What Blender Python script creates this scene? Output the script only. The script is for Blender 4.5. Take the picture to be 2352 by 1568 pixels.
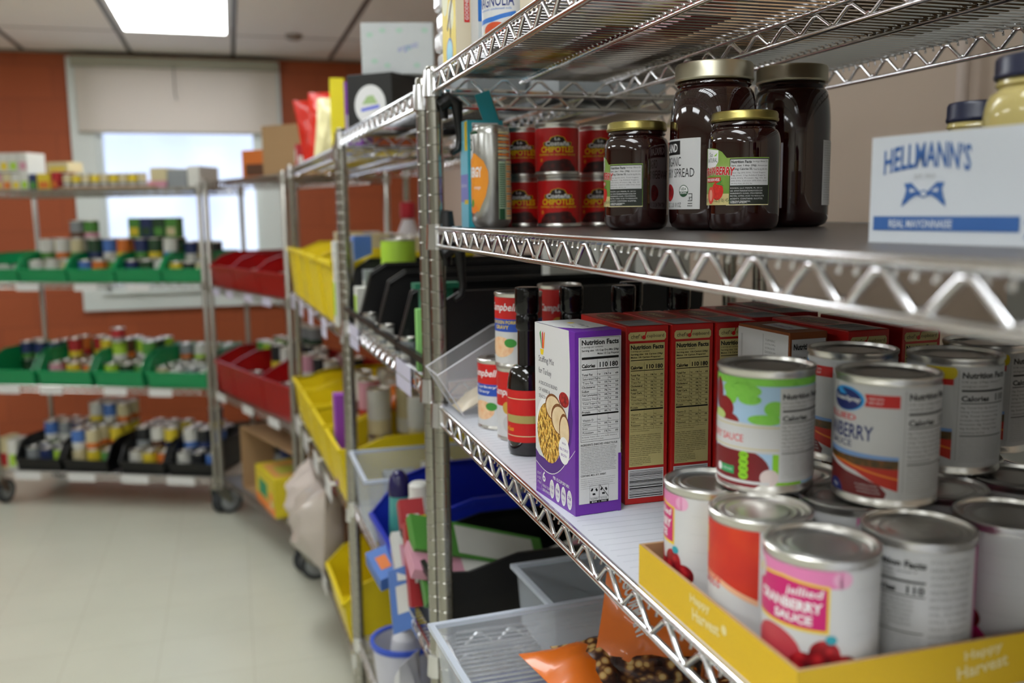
import bpy, bmesh, math, random
from mathutils import Vector, Matrix
R_ = random.Random(7)
for o in list(bpy.data.objects): bpy.data.objects.remove(o)
C = bpy.context.scene.collection
S = bpy.context.scene
CZ = 1.49                                   # eye height; floor at z = 0
# ---------------------------------------------------------------- camera
_r = Vector((0.9580477, -0.2863411, -0.0123830)); _u = Vector((0.0515131, 0.1295305, 0.9902365)); _f = Vector((0.2819414, 0.9493317, -0.1388467))
cam = bpy.data.cameras.new('camera'); camo = bpy.data.objects.new('camera', cam); C.objects.link(camo)
cam.sensor_width = 36.0; cam.lens = 36.0*2148.2/2352.0; cam.clip_start = 0.02
M = Matrix((( _r.x, _u.x, -_f.x, 0), (_r.y, _u.y, -_f.y, 0), (_r.z, _u.z, -_f.z, CZ), (0, 0, 0, 1)))
camo.matrix_world = M
cam.dof.use_dof = True; cam.dof.focus_distance = 0.99; cam.dof.aperture_fstop = 4.0
S.camera = camo
S.view_settings.view_transform = 'Standard'; S.view_settings.look = 'None'; S.view_settings.gamma = 1
S.view_settings.use_curve_mapping = False
S.view_settings.exposure = 0.27
# ---------------------------------------------------------------- world: overcast daylight outside the window
w = bpy.data.worlds.new('sky'); S.world = w; w.use_nodes = True
nt = w.node_tree; bg = nt.nodes['Background']; bg.inputs[1].default_value = 1.5
_n = nt.nodes.new('ShaderNodeTexNoise'); _n.inputs['Scale'].default_value = 9; _c = nt.nodes.new('ShaderNodeTexCoord'); nt.links.new(_c.outputs['Generated'], _n.inputs['Vector'])
_k = nt.nodes.new('ShaderNodeValToRGB'); _k.color_ramp.elements[0].position = .35; _k.color_ramp.elements[0].color = (.52, .62, .95, 1); _k.color_ramp.elements[1].position = .65; _k.color_ramp.elements[1].color = (.78, .88, 1, 1)
nt.links.new(_n.outputs[0], _k.inputs[0]); nt.links.new(_k.outputs[0], bg.inputs[0])
LIGHT_E = 9.5                               # emission of the ceiling panels
# ---------------------------------------------------------------- materials
_m = {}
def mat(name, col=(.5,.5,.5), rough=.5, metal=0, noise=.05, nscale=30, alpha=1, trans=0, emit=0, coat=0, bump=0, spec=.5, ior=1.45):
    if name in _m: return _m[name]
    m = bpy.data.materials.new(name); m.use_nodes = True; t = m.node_tree; b = t.nodes['Principled BSDF']
    c = tuple((x/12.92 if x <= .04045 else ((x+.055)/1.055)**2.4) for x in col) + (1,)
    if noise:
        n = t.nodes.new('ShaderNodeTexNoise'); n.inputs['Scale'].default_value = nscale; n.inputs['Detail'].default_value = 3
        tc = t.nodes.new('ShaderNodeTexCoord'); t.links.new(tc.outputs['Object'], n.inputs['Vector'])
        r = t.nodes.new('ShaderNodeMapRange'); r.inputs[3].default_value = 1-noise; r.inputs[4].default_value = 1+noise
        t.links.new(n.outputs[0], r.inputs[0])
        v = t.nodes.new('ShaderNodeVectorMath'); v.operation = 'SCALE'; v.inputs[0].default_value = c[:3]
        t.links.new(r.outputs[0], v.inputs['Scale']); t.links.new(v.outputs[0], b.inputs['Base Color'])
        if bump:
            bp = t.nodes.new('ShaderNodeBump'); bp.inputs['Strength'].default_value = bump; bp.inputs['Distance'].default_value = .002
            t.links.new(n.outputs[0], bp.inputs['Height']); t.links.new(bp.outputs[0], b.inputs['Normal'])
    else: b.inputs['Base Color'].default_value = c
    b.inputs['Roughness'].default_value = rough; b.inputs['Metallic'].default_value = metal
    b.inputs['Alpha'].default_value = alpha; b.inputs['Transmission Weight'].default_value = trans; b.inputs['IOR'].default_value = ior
    b.inputs['Specular IOR Level'].default_value = spec; b.inputs['Coat Weight'].default_value = coat
    if emit: b.inputs['Emission Color'].default_value = c; b.inputs['Emission Strength'].default_value = emit
    _m[name] = m; return m
def ramp(name, stops, kind='VORONOI', scale=60, rough=.45, stretch=(1,1,1)):
    """a picture-like printed pattern: voronoi or noise through a colour ramp"""
    if name in _m: return _m[name]
    m = bpy.data.materials.new(name); m.use_nodes = True; t = m.node_tree; b = t.nodes['Principled BSDF']
    tc = t.nodes.new('ShaderNodeTexCoord'); mp = t.nodes.new('ShaderNodeMapping'); mp.inputs['Scale'].default_value = stretch
    t.links.new(tc.outputs['Object'], mp.inputs[0])
    n = t.nodes.new('ShaderNodeTexVoronoi' if kind == 'VORONOI' else 'ShaderNodeTexNoise'); n.inputs['Scale'].default_value = scale
    t.links.new(mp.outputs[0], n.inputs['Vector'])
    r = t.nodes.new('ShaderNodeValToRGB'); e = r.color_ramp.elements
    while len(e) < len(stops): e.new(.5)
    for i, (p, c) in enumerate(stops):
        e[i].position = p; e[i].color = tuple((x/12.92 if x <= .04045 else ((x+.055)/1.055)**2.4) for x in c)+(1,)
    t.links.new(n.outputs[0], r.inputs[0]); t.links.new(r.outputs[0], b.inputs['Base Color']); b.inputs['Roughness'].default_value = rough
    _m[name] = m; return m
def H(h): return tuple(int(h[i:i+2],16)/255 for i in (0,2,4))
CHROME = mat('chrome', (.90,.90,.91), .13, 1, .03); CHROME_D = mat('chrome_dull', (.66,.65,.615), .22, 1, .04)
TIN = mat('tin', (.86,.85,.83), .30, 1, .05); PLWHITE = mat('white_plastic', (.86,.86,.86), .4)
INK = mat('black_ink', (.05,.05,.05), .5, noise=0); WHITE = mat('white_ink', (.9,.9,.9), .5, noise=0)
PAPER = mat('white_paper', (.80,.80,.80), .42, nscale=8, noise=.03)
BLACKP = mat('black_plastic', (.07,.07,.075), .42); RUBBER = mat('rubber', (.2,.21,.22), .7)
CARD = mat('brown_cardboard', (.66,.53,.38), .8, nscale=60)
CLEAR = mat('clear_acrylic', (.93,.93,.95), .06, alpha=.11, noise=0)
FROST = mat('frosted_plastic', (.86,.89,.93), .3, alpha=.26, noise=0)
# ---------------------------------------------------------------- mesh builder
class MB:
    def __init__(s): s.v=[]; s.f=[]; s.m=[]; s.sm=[]; s.mats=[]
    def mi(s, m):
        if m not in s.mats: s.mats.append(m)
        return s.mats.index(m)
    def add(s, vs, fs, m, smooth=False, mx=None):
        k=len(s.v); i=s.mi(m)
        for q in vs: s.v.append(tuple(mx @ Vector(q)) if mx is not None else tuple(q))
        for f in fs: s.f.append([a+k for a in f]); s.m.append(i); s.sm.append(smooth)
        return s
    def box(s, x0,y0,z0,x1,y1,z1, m, mx=None, ms=None):
        vs=[(x0,y0,z0),(x1,y0,z0),(x1,y1,z0),(x0,y1,z0),(x0,y0,z1),(x1,y0,z1),(x1,y1,z1),(x0,y1,z1)]
        return s.add(vs, [(0,3,2,1),(4,5,6,7),(0,1,5,4),(1,2,6,5),(2,3,7,6),(3,0,4,7)], m, False, mx)
    def prism(s, pts, axis, a, b, m, mx=None):
        """extrude a 2-D outline along axis ('x','y','z') from a to b"""
        n=len(pts)
        def P(p,t): return {'x':(t,p[0],p[1]),'y':(p[0],t,p[1]),'z':(p[0],p[1],t)}[axis]
        vs=[P(p,a) for p in pts]+[P(p,b) for p in pts]
        return s.add(vs, [list(range(n))[::-1], list(range(n,2*n))]+[(i,(i+1)%n,n+(i+1)%n,n+i) for i in range(n)], m, False, mx)
    def tube(s, pts, r, m, n=8, closed=False, cap=True):
        pts=[Vector(p) for p in pts]; N=len(pts); rings=[]; prev=None
        for i,p in enumerate(pts):
            a=pts[i-1] if (i or closed) else p; b=pts[(i+1)%N] if (i<N-1 or closed) else p
            d=(b-a).normalized()
            if prev is None:
                up=Vector((0,0,1)) if abs(d.z)<.9 else Vector((1,0,0)); x=d.cross(up).normalized()
            else: x=(prev-d*prev.dot(d)).normalized()
            prev=x; y=d.cross(x)
            k=1.0
            if 0<i<N-1 or closed:
                c=(p-a).normalized().dot((b-p).normalized()); k=1/max(.6,math.sqrt(max(.01,(1+c)/2)))
            rr=r[i] if isinstance(r,(list,tuple)) else r
            rings.append([p+(x*math.cos(2*math.pi*j/n)+y*math.sin(2*math.pi*j/n))*rr for j in range(n)])
        vs=[q for ring in rings for q in ring]; fs=[]
        for i in range(N if closed else N-1):
            i2=(i+1)%N
            for j in range(n): fs.append((i*n+j, i*n+(j+1)%n, i2*n+(j+1)%n, i2*n+j))
        if cap and not closed: fs.append(list(range(n))[::-1]); fs.append([(N-1)*n+j for j in range(n)])
        return s.add(vs, fs, m, n>4)
    def lathe(s, prof, m, n=32, cx=0, cy=0, mx=None, smooth=True):
        """prof: list of (r, z) or (r, z, material)"""
        vs=[]; 
        for q in prof:
            for j in range(n):
                a=2*math.pi*j/n; vs.append((cx+q[0]*math.cos(a), cy+q[0]*math.sin(a), q[1]))
        for i in range(len(prof)-1):
            mm=prof[i][2] if len(prof[i])>2 else m
            fs=[(i*n+j, i*n+(j+1)%n, (i+1)*n+(j+1)%n, (i+1)*n+j) for j in range(n)]
            # separate verts per segment keeps hard edges crisp
            k=[(vs[a]) for f in fs[:0] for a in f]
            seg=vs[i*n:(i+2)*n]; s.add(seg, [(j,(j+1)%n,n+(j+1)%n,n+j) for j in range(n)], mm, smooth, mx)
        return s
    def build(s, name, parent=None, loc=None, rotz=0, bevel=0, weld=True):
        me=bpy.data.meshes.new(name); me.from_pydata(s.v, [], s.f); 
        for m in s.mats: me.materials.append(m)
        me.polygons.foreach_set('material_index', s.m); me.polygons.foreach_set('use_smooth', s.sm)
        me.update()
        if bevel:
            bm=bmesh.new(); bm.from_mesh(me); bmesh.ops.remove_doubles(bm, verts=bm.verts, dist=1e-6)
            es=[e for e in bm.edges if len(e.link_faces)==2 and e.calc_face_angle(0)>.5]
            bmesh.ops.bevel(bm, geom=es, offset=bevel, segments=2, affect='EDGES', profile=.6); bm.to_mesh(me); bm.free()
        elif weld:
            bm=bmesh.new(); bm.from_mesh(me); bmesh.ops.remove_doubles(bm, verts=bm.verts, dist=2e-5)
            for e in bm.edges:
                if len(e.link_faces)==2 and e.calc_face_angle(0)>.65: e.smooth=False
            bm.to_mesh(me); bm.free()
        o=bpy.data.objects.new(name, me); C.objects.link(o)
        if parent: o.parent=parent
        if loc is not None: o.location=loc
        o.rotation_euler=(0,0,rotz)
        return o
def tag(o, label, cat, group=None, kind=None):
    if label: o['label']=label
    if cat: o['category']=cat
    if group: o['group']=group
    if kind: o['kind']=kind
    return o
def thing(name, label, cat, loc=(0,0,0), rotz=0, group=None):
    o=bpy.data.objects.new(name, None); C.objects.link(o); o.location=loc; o.rotation_euler=(0,0,rotz); o.empty_display_size=.05
    return tag(o, label, cat, group)
def dup(o, loc=None, rotz=None, label=None, group=None):
    c=o.copy(); C.objects.link(c)
    for ch in o.children:
        k=ch.copy(); C.objects.link(k); k.parent=c
        for g in ch.children:
            q=g.copy(); C.objects.link(q); q.parent=k
    if loc is not None: c.location=loc
    if rotz is not None: c.rotation_euler=(c.rotation_euler[0],c.rotation_euler[1],rotz)
    if label: c['label']=label
    if group: c['group']=group
    return c
# ---------------------------------------------------------------- printing on flat and round faces
_txt={}
def glyphs(s, bold):
    k=(s,bold)
    if k not in _txt:
        cu=bpy.data.curves.new('lettering','FONT'); cu.body=s; cu.resolution_u=2; cu.offset=.018*bold
        ob=bpy.data.objects.new('lettering',cu); me=bpy.data.meshes.new_from_object(ob)
        v=[(q.co.x,q.co.y) for q in me.vertices]; f=[tuple(p.vertices) for p in me.polygons]
        bpy.data.objects.remove(ob); bpy.data.curves.remove(cu); bpy.data.meshes.remove(me)
        if v:
            x0=min(a for a,b in v); x1=max(a for a,b in v); y0=min(b for a,b in v); y1=max(b for a,b in v)
        else: x0=y0=0; x1=y1=1
        _txt[k]=([((a-x0)/max(1e-6,x1-x0),(b-y0)/max(1e-6,y1-y0)) for a,b in v], f)
    return _txt[k]
class Print:
    def __init__(s): s.L=[]
    def poly(s, pts, m, l=0): s.L.append(([tuple(p) for p in pts],[tuple(range(len(pts)))],m,l)); return s
    def rect(s, u0,v0,u1,v1, m, l=0): return s.poly([(u0,v0),(u1,v0),(u1,v1),(u0,v1)],m,l)
    def ell(s, cu,cv,ru,rv, m, l=0, n=24, a0=0, a1=2*math.pi): return s.poly([(cu+ru*math.cos(a0+(a1-a0)*i/n),cv+rv*math.sin(a0+(a1-a0)*i/n)) for i in range(n+(a1-a0<6.2))],m,l)
    def ring(s, cu,cv,r,t,m,l=0,n=20):
        for i in range(n):
            a=2*math.pi*i/n;b=2*math.pi*(i+1)/n
            s.poly([(cu+r*math.cos(a),cv+r*math.sin(a)),(cu+r*math.cos(b),cv+r*math.sin(b)),(cu+(r-t)*math.cos(b),cv+(r-t)*math.sin(b)),(cu+(r-t)*math.cos(a),cv+(r-t)*math.sin(a))],m,l)
        return s
    def text(s, t, u,v,w,h, m=None, l=2, bold=0, rot=0, arc=0, slant=0):
        m=m or INK; vs,fs=glyphs(t,bold); c,sn=math.cos(rot),math.sin(rot); out=[]
        for a,b in vs:
            x=a*w+slant*b*h; y=b*h+arc*(1-(2*a-1)**2)
            out.append((u+x*c-y*sn, v+x*sn+y*c))
        s.L.append((out,fs,m,l)); return s
    def lines(s, u,v0,w,h,n, m=None, l=2, seed=0, fill=.55, words=None):
        """n lines of small running text from the top down"""
        r=random.Random(seed); W=words or SMALL; i=seed*7
        for k in range(n):
            t=''
            while len(t)<w/h*n*2.0 and len(t)<60: t+=W[i%len(W)]+' '; i+=1
            ww=w*(1 if k<n-1 else .6)*(r.uniform(.93,1)); hh=h/n
            s.text(t.strip(), u, v0-(k+1)*hh+hh*(1-fill)/2, ww, hh*fill, m, l)
        return s
    def build(s, name, parent=None, radius=0, loc=None, rotz=0, mx=None, step=.0035, eps=.00013, base=.0002):
        bm=bmesh.new(); mats=[]
        for vs,fs,m,l in s.L:
            if m not in mats: mats.append(m)
            mi=mats.index(m); bv=[bm.verts.new((a,b,base+l*eps)) for a,b in vs]
            for f in fs:
                try: q=bm.faces.new([bv[i] for i in f]); q.material_index=mi
                except ValueError: pass
        if radius:
            us=[v.co.x for v in bm.verts]; u=math.floor(min(us)/step)*step+step
            while u<max(us):
                bmesh.ops.bisect_plane(bm, geom=bm.verts[:]+bm.edges[:]+bm.faces[:], plane_co=(u,0,0), plane_no=(1,0,0)); u+=step
            for v in bm.verts:
                th=v.co.x/radius; rr=radius+v.co.z; v.co=Vector((rr*math.sin(th),-rr*math.cos(th),v.co.y))
        else:
            for v in bm.verts: v.co=Vector((v.co.x,-v.co.z,v.co.y))
        if mx is not None: bm.transform(mx)
        me=bpy.data.meshes.new(name); bm.to_mesh(me); bm.free()
        for m in mats: me.materials.append(m)
        o=bpy.data.objects.new(name,me); C.objects.link(o)
        if parent: o.parent=parent
        if loc is not None: o.location=loc
        o.rotation_euler=(0,0,rotz); return o
SMALL='ENRICHED WHEAT FLOUR (WHEAT FLOUR, NIACIN, REDUCED IRON, THIAMINE MONONITRATE, RIBOFLAVIN, FOLIC ACID), HIGH FRUCTOSE CORN SYRUP, ONIONS*, SALT, VEGETABLE SHORTENING (INTERESTERIFIED HIGH OLEIC SOYBEAN OIL, SOYBEAN OIL), SUGAR, YEAST, CELERY*, HYDROLYZED SOY AND CORN PROTEIN, GRAIN VINEGAR, MONOSODIUM GLUTAMATE, PARSLEY*, CHICKEN FAT, CARAMEL (COLOR), ONION POWDER, SOY LECITHIN, WHEY, CARAMEL COLOR, SPICES, TORULA YEAST, OLEORESIN TURMERIC (COLOR), NATURAL FLAVORS, DISODIUM INOSINATE AND DISODIUM GUANYLATE, TURKEY BROTH. *DRIED'.split()
def nutrition(P, u,v,w,h, serv, size1, size2, rows, l=2, ink=None, frame=True, thick=True, cal=('110','180')):
    """a Nutrition Facts table; (u,v) is its lower left corner"""
    ink=ink or INK; t=v+h
    if frame:
        for a in ((u,v,u+w,v+.0003),(u,t-.0003,u+w,t),(u,v,u+.0003,t),(u+w-.0003,v,u+w,t)): P.rect(*a,ink,l)
    m=w*.03; U=u+m; Wd=w-2*m
    P.text('Nutrition Facts',U,t-h*.068,Wd,h*.05,ink,l,bold=2)
    P.text(serv,U,t-h*.10,Wd*.58,h*.022,ink,l)
    P.text('Serving size  '+size1,U,t-h*.135,Wd*(1 if thick else .97),h*.024,ink,l,bold=1)
    P.text(size2,U+(Wd*.42 if thick else 0),t-h*.168,Wd*(.58 if thick else .9),h*.024,ink,l,bold=1)
    P.rect(U,t-h*(.205 if thick else .19),U+Wd,t-h*.182,ink,l)
    P.text('Calories',U,t-h*.285,Wd*.36,h*.038,ink,l,bold=2)
    P.text(cal[0],U+Wd*.48,t-h*.285,Wd*.22,h*.05,ink,l,bold=1.6); P.text(cal[1],U+Wd*.76,t-h*.285,Wd*.22,h*.05,ink,l,bold=1.6)
    P.rect(U,t-h*.305,U+Wd,t-h*.297,ink,l)
    y=t-h*.34; rh=(h*.60)/len(rows)
    for k,(a,b) in enumerate(rows):
        bd=1 if a in BOLD else 0; ind=.04 if a.startswith('Incl') else (0 if bd else .02)
        if a=='--': P.rect(U,y-rh*.1,U+Wd,y+rh*.3,ink,l); y-=rh; continue
        P.text(a,U+Wd*ind,y-rh*.55,min(Wd*.42,Wd*.032*len(a)),rh*.55,ink,l,bold=bd)
        if b:
            P.text(b,U+Wd*.43,y-rh*.5,Wd*.07,rh*.45,ink,l); P.text(b,U+Wd*.72,y-rh*.5,Wd*.07,rh*.45,ink,l)
            if k%2==0 or bd: P.text('%d%%'%((k*7+1)%22),U+Wd*.61,y-rh*.5,Wd*.08,rh*.45,ink,l,bold=1); P.text('%d%%'%((k*5+6)%22),U+Wd*.91,y-rh*.5,Wd*.08,rh*.45,ink,l,bold=1)
        P.rect(U,y-rh*.86,U+Wd,y-rh*.81,ink,l); y-=rh
    P.rect(U+Wd*.41,t-h*.955,U+Wd*.414,t-h*.21,ink,l); P.rect(U+Wd*.705,t-h*.955,U+Wd*.709,t-h*.21,ink,l)
    P.lines(U,v+h*.055,Wd,h*.045,2,ink,l,seed=3,words='The % Daily Value tells you how much a nutrient in a serving of food contributes to a daily diet.'.split())
    return P
BOLD=('Total Fat','Cholesterol','Sodium','Total Carbohydrate','Total Carb.','Protein')
ROWS=[('Total Fat','1g'),('Saturated Fat','0g'),('Trans Fat','0g'),('Cholesterol','0mg'),('Sodium','390mg'),('Total Carbohydrate','20g'),('Dietary Fiber','1g'),('Total Sugars','2g'),('Incl. Added Sugars','2g'),('Protein','4g'),('--',''),('Vitamin D','0mcg'),('Calcium','30mg'),('Iron','1mg'),('Potassium','30mg')]
ROWS2=[('Total Fat','1g'),('Sat. Fat','0g'),('Trans Fat','0g'),('Cholesterol','0mg'),('Sodium','400mg'),('Total Carb.','21g'),('Fiber','1g'),('Total Sugars','2g'),('Incl. Added Sugars','2g'),('Protein','4g'),('--',''),('Vitamin D','0mcg'),('Calcium','20mg'),('Iron','1mg'),('Potassium','60mg')]
# ================================================================ the room
WX=1.30; WY=6.45; CH=CZ+1.0; WXL=-6.0; WYB=-6.0
def st(o): o['kind']='structure'; return o
def brickmat(name, c1, c2, mortar, scale=1.0, bw=.4, bh=.2):
    m=bpy.data.materials.new(name); m.use_nodes=True; t=m.node_tree; b=t.nodes['Principled BSDF']
    tc=t.nodes.new('ShaderNodeTexCoord'); mp=t.nodes.new('ShaderNodeMapping'); mp.inputs['Rotation'].default_value=(math.pi/2,0,0)
    t.links.new(tc.outputs['Object'],mp.inputs[0]); n=t.nodes.new('ShaderNodeTexBrick')
    n.inputs['Scale'].default_value=1; n.inputs['Brick Width'].default_value=bw; n.inputs['Row Height'].default_value=bh; n.inputs['Mortar Size'].default_value=.006
    lin=lambda c: tuple((x/12.92 if x<=.04045 else ((x+.055)/1.055)**2.4) for x in c)+(1,)
    n.inputs['Color1'].default_value=lin(c1); n.inputs['Color2'].default_value=lin(c2); n.inputs['Mortar'].default_value=lin(mortar)
    t.links.new(mp.outputs[0],n.inputs['Vector']); t.links.new(n.outputs['Color'],b.inputs['Base Color']); b.inputs['Roughness'].default_value=.6
    bp=t.nodes.new('ShaderNodeBump'); bp.inputs['Strength'].default_value=.12; bp.invert=True; t.links.new(n.outputs['Fac'],bp.inputs['Height']); t.links.new(bp.outputs[0],b.inputs['Normal'])
    return m
BRICK=brickmat('orange_block_wall',(.64,.305,.14),(.615,.29,.135),(.585,.275,.13))
BEIGE=mat('beige_wall_paint',(.70,.63,.565),.6,nscale=3)
def tilemat():
    m=bpy.data.materials.new('vinyl_floor_tile'); m.use_nodes=True; t=m.node_tree; b=t.nodes['Principled BSDF']
    tc=t.nodes.new('ShaderNodeTexCoord'); n=t.nodes.new('ShaderNodeTexBrick'); n.offset=0; n.inputs['Scale'].default_value=1
    n.inputs['Brick Width'].default_value=.305; n.inputs['Row Height'].default_value=.305; n.inputs['Mortar Size'].default_value=.0015
    lin=lambda c: tuple(((x+.055)/1.055)**2.4 for x in c)+(1,)
    n.inputs['Color1'].default_value=lin((.81,.81,.745)); n.inputs['Color2'].default_value=lin((.80,.80,.735)); n.inputs['Mortar'].default_value=lin((.74,.73,.66))
    t.links.new(tc.outputs['Object'],n.inputs['Vector'])
    ns=t.nodes.new('ShaderNodeTexNoise'); ns.inputs['Scale'].default_value=2.5; ns.inputs['Detail'].default_value=6; t.links.new(tc.outputs['Object'],ns.inputs['Vector'])
    mx=t.nodes.new('ShaderNodeMixRGB'); mx.blend_type='MULTIPLY'; mx.inputs[0].default_value=.15; t.links.new(n.outputs['Color'],mx.inputs[1]); t.links.new(ns.outputs[0],mx.inputs[2])
    t.links.new(mx.outputs[0],b.inputs['Base Color']); b.inputs['Roughness'].default_value=.28; return m
FLOOR=tilemat(); CEIL=mat('ceiling_tile',(.93,.915,.89),.9,nscale=120,noise=.05)
st(MB().box(WXL-.1,WYB-.1,-.1,WX+.1,WY+.1,0,FLOOR).build('floor'))
st(MB().box(WX,WYB-.1,0,WX+.1,WY+.1,CH+.1,BEIGE).build('wall_right'))
st(MB().box(WXL-.1,WYB-.1,0,WXL,WY+.1,CH+.1,mat('cream_wall_paint',(.86,.85,.82),.7,nscale=3)).build('wall_left'))
st(MB().box(WXL,WYB-.1,0,WX,WYB,CH+.1,mat('pale_wall_paint',(.86,.85,.82),.7,nscale=3)).build('wall_rear'))
# back wall with the window opening
OX0,OX1,OZ0,OZ1=-.775,.20,CZ-.48,CZ+.90
b=MB(); b.box(WXL,WY,0,OX0,WY+.15,CH,BRICK); b.box(OX1,WY,0,WX,WY+.15,CH,BRICK); b.box(OX0,WY,0,OX1,WY+.15,OZ0,BRICK); b.box(OX0,WY,OZ1,OX1,WY+.15,CH,BRICK)
st(b.build('wall_back'))
# baseboard
st(MB().box(WXL,WY-.012,0,WX,WY,.1,mat('vinyl_baseboard',(.16,.15,.14),.5)).build('baseboard_back'))
st(MB().box(WX-.012,WYB,0,WX,WY-.012,.1,mat('vinyl_baseboard',(.16,.15,.14),.5)).build('baseboard_right'))
st(MB().box(WX-.02,.2,.1,WX,1.30,CH,mat('grey_wall_panel',(.62,.62,.60),.6)).build('trim_1'))
st(MB().tube([(WX-.03,1.42,CZ+.12),(WX-.03,1.42,CH)],.011,mat('painted_conduit',(.72,.66,.62),.5),10).build('trim_2'))
# ceiling: suspended tiles, dark grid, lit panels
XG=[-.539+.61*k for k in range(-13,4)]; YG=[WY-.75-1.22*k for k in range(0,11)]
LITE=[(-.539-2.44*i,YG[j]) for i in range(2) for j in (1,3,5,7,9)]
lit=set((round(x,2),round(y,2)) for x,y in LITE)
c=MB(); 
xs=[WXL]+[x for x in XG if WXL<x<WX]+[WX]; ys=sorted([WYB]+[y for y in YG if WYB<y<WY]+[WY])
for i in range(len(xs)-1):
    for j in range(len(ys)-1):
        if (round(xs[i],2),round(ys[j],2)) in lit: continue
        c.box(xs[i],ys[j],CH,xs[i+1],ys[j+1],CH+.02,CEIL)
st(c.build('ceiling'))
g=MB(); GR=mat('ceiling_grid_metal',(.34,.33,.31),.5)
for x in xs[1:-1]: g.box(x-.013,WYB,CH-.003,x+.013,WY,CH+.001,GR)
g.box(WXL,WY-.022,CH-.014,WX,WY,CH,mat('grid_edge',(.52,.51,.46),.6))
st(g.build('trim_3'))
g2=MB(); GL=mat('ceiling_grid_pale',(.70,.68,.64),.6)
for y in ys[1:-1]:
    for i in range(len(xs)-1): g2.box(xs[i]+.013,y-.011,CH-.002,xs[i+1]-.013,y+.011,CH+.001,GL)
st(g2.build('trim_4'))
EM=mat('lit_diffuser',(.975,.99,1.0),.5,emit=LIGHT_E,noise=0); FR=mat('light_frame',(.85,.85,.83),.4)
proto=None
for k,(x,y) in enumerate(LITE):
    nm='lit white panel in the tiled ceiling, seen above the window blind' if k==0 else 'lit white panel in the tiled ceiling, outside the photo frame'
    if proto is None:
        t=thing('ceiling_light',nm,'ceiling light',(x,y,CH),0,'lit ceiling panels'); proto=t
        f=MB(); f.box(.013,.0,-.004,.04,1.22,.03,FR); f.box(.57,0,-.004,.597,1.22,.03,FR); f.box(.04,0,-.004,.57,.03,.03,FR); f.box(.04,1.19,-.004,.57,1.22,.03,FR); f.box(.013,0,.06,.597,1.22,.065,FR); f.build('frame',t)
        MB().box(.04,.03,.0,.57,1.19,.006,EM).build('diffuser',t)
    else: dup(proto,(x,y,CH),0,nm)
tag(MB().lathe([(.0,-.028),(.03,-.028),(.048,-.015),(.05,0)],mat('detector_plastic',(.55,.50,.45),.5),20).build('smoke_detector',None,(.40,5.62,CH)),'small round smoke detector on the ceiling beside the lit panel','smoke detector')
# window: wide pale casing, sash, glass, roller shade with pull cord
FRM=mat('window_paint',(.84,.86,.84),.45,nscale=4)
f=MB(); a0,a1,c0,c1=-.915,.355,CZ-.60,CZ+.965
f.box(a0,WY-.03,c0,OX0,WY,c1,FRM); f.box(OX1,WY-.03,c0,a1,WY,c1,FRM); f.box(OX0,WY-.03,c0,OX1,WY,OZ0,FRM); f.box(OX0,WY-.03,OZ1,OX1,WY,c1,FRM)
f.box(OX0,WY,OZ0,OX0+.03,WY+.12,OZ1,FRM); f.box(OX1-.03,WY,OZ0,OX1,WY+.12,OZ1,FRM); f.box(OX0,WY,OZ0,OX1,WY+.12,OZ0+.03,FRM); f.box(OX0,WY,OZ1-.03,OX1,WY+.12,OZ1,FRM)
win=st(f.build('window_1'))
MB().box(OX0+.03,WY+.09,OZ0+.03,OX1-.03,WY+.094,OZ1-.03,mat('window_glass',(.9,.95,1),.05,alpha=.12,noise=0)).build('glass',win)
MB().box(OX0-.02,WY-.05,OZ0-.02,OX1+.02,WY-.03,OZ0,FRM).build('sill',win)
BLM=mat('blind_cloth',(.88,.85,.81),.8,nscale=200,noise=.03)
_t=BLM.node_tree; _b=_t.nodes['Principled BSDF']; _x=_t.nodes.new('ShaderNodeMixShader'); _x.inputs[0].default_value=.30; _l=_t.nodes.new('ShaderNodeBsdfTranslucent'); _l.inputs[0].default_value=(.95,.86,.76,1)
_t.links.new(_b.outputs[0],_x.inputs[1]); _t.links.new(_l.outputs[0],_x.inputs[2]); _t.links.new(_x.outputs[0],_t.nodes['Material Output'].inputs[0])
bl=thing('roller_blind','cream roller blind pulled half way down the window','window blind',(0,WY-.045,0))
MB().box(-.865,-.004,CZ+.515,.33,.004,CZ+.925,BLM).build('cloth',bl)
MB().box(-.88,-.035,CZ+.905,.345,.012,CZ+.965,mat('blind_headrail',(.63,.62,.55),.5)).build('headrail',bl)
MB().box(-.865,-.007,CZ+.505,.33,.007,CZ+.517,mat('blind_hem',(.66,.64,.58),.6)).build('hem_bar',bl)
k=MB().tube([(-.29,-.03,CZ+.95),(-.29,-.05,CZ+.75),(-.282,-.05,CZ+.71)],.0035,mat('grey_cord',(.42,.41,.38),.6),6); k.build('pull_cord',bl)
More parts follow.
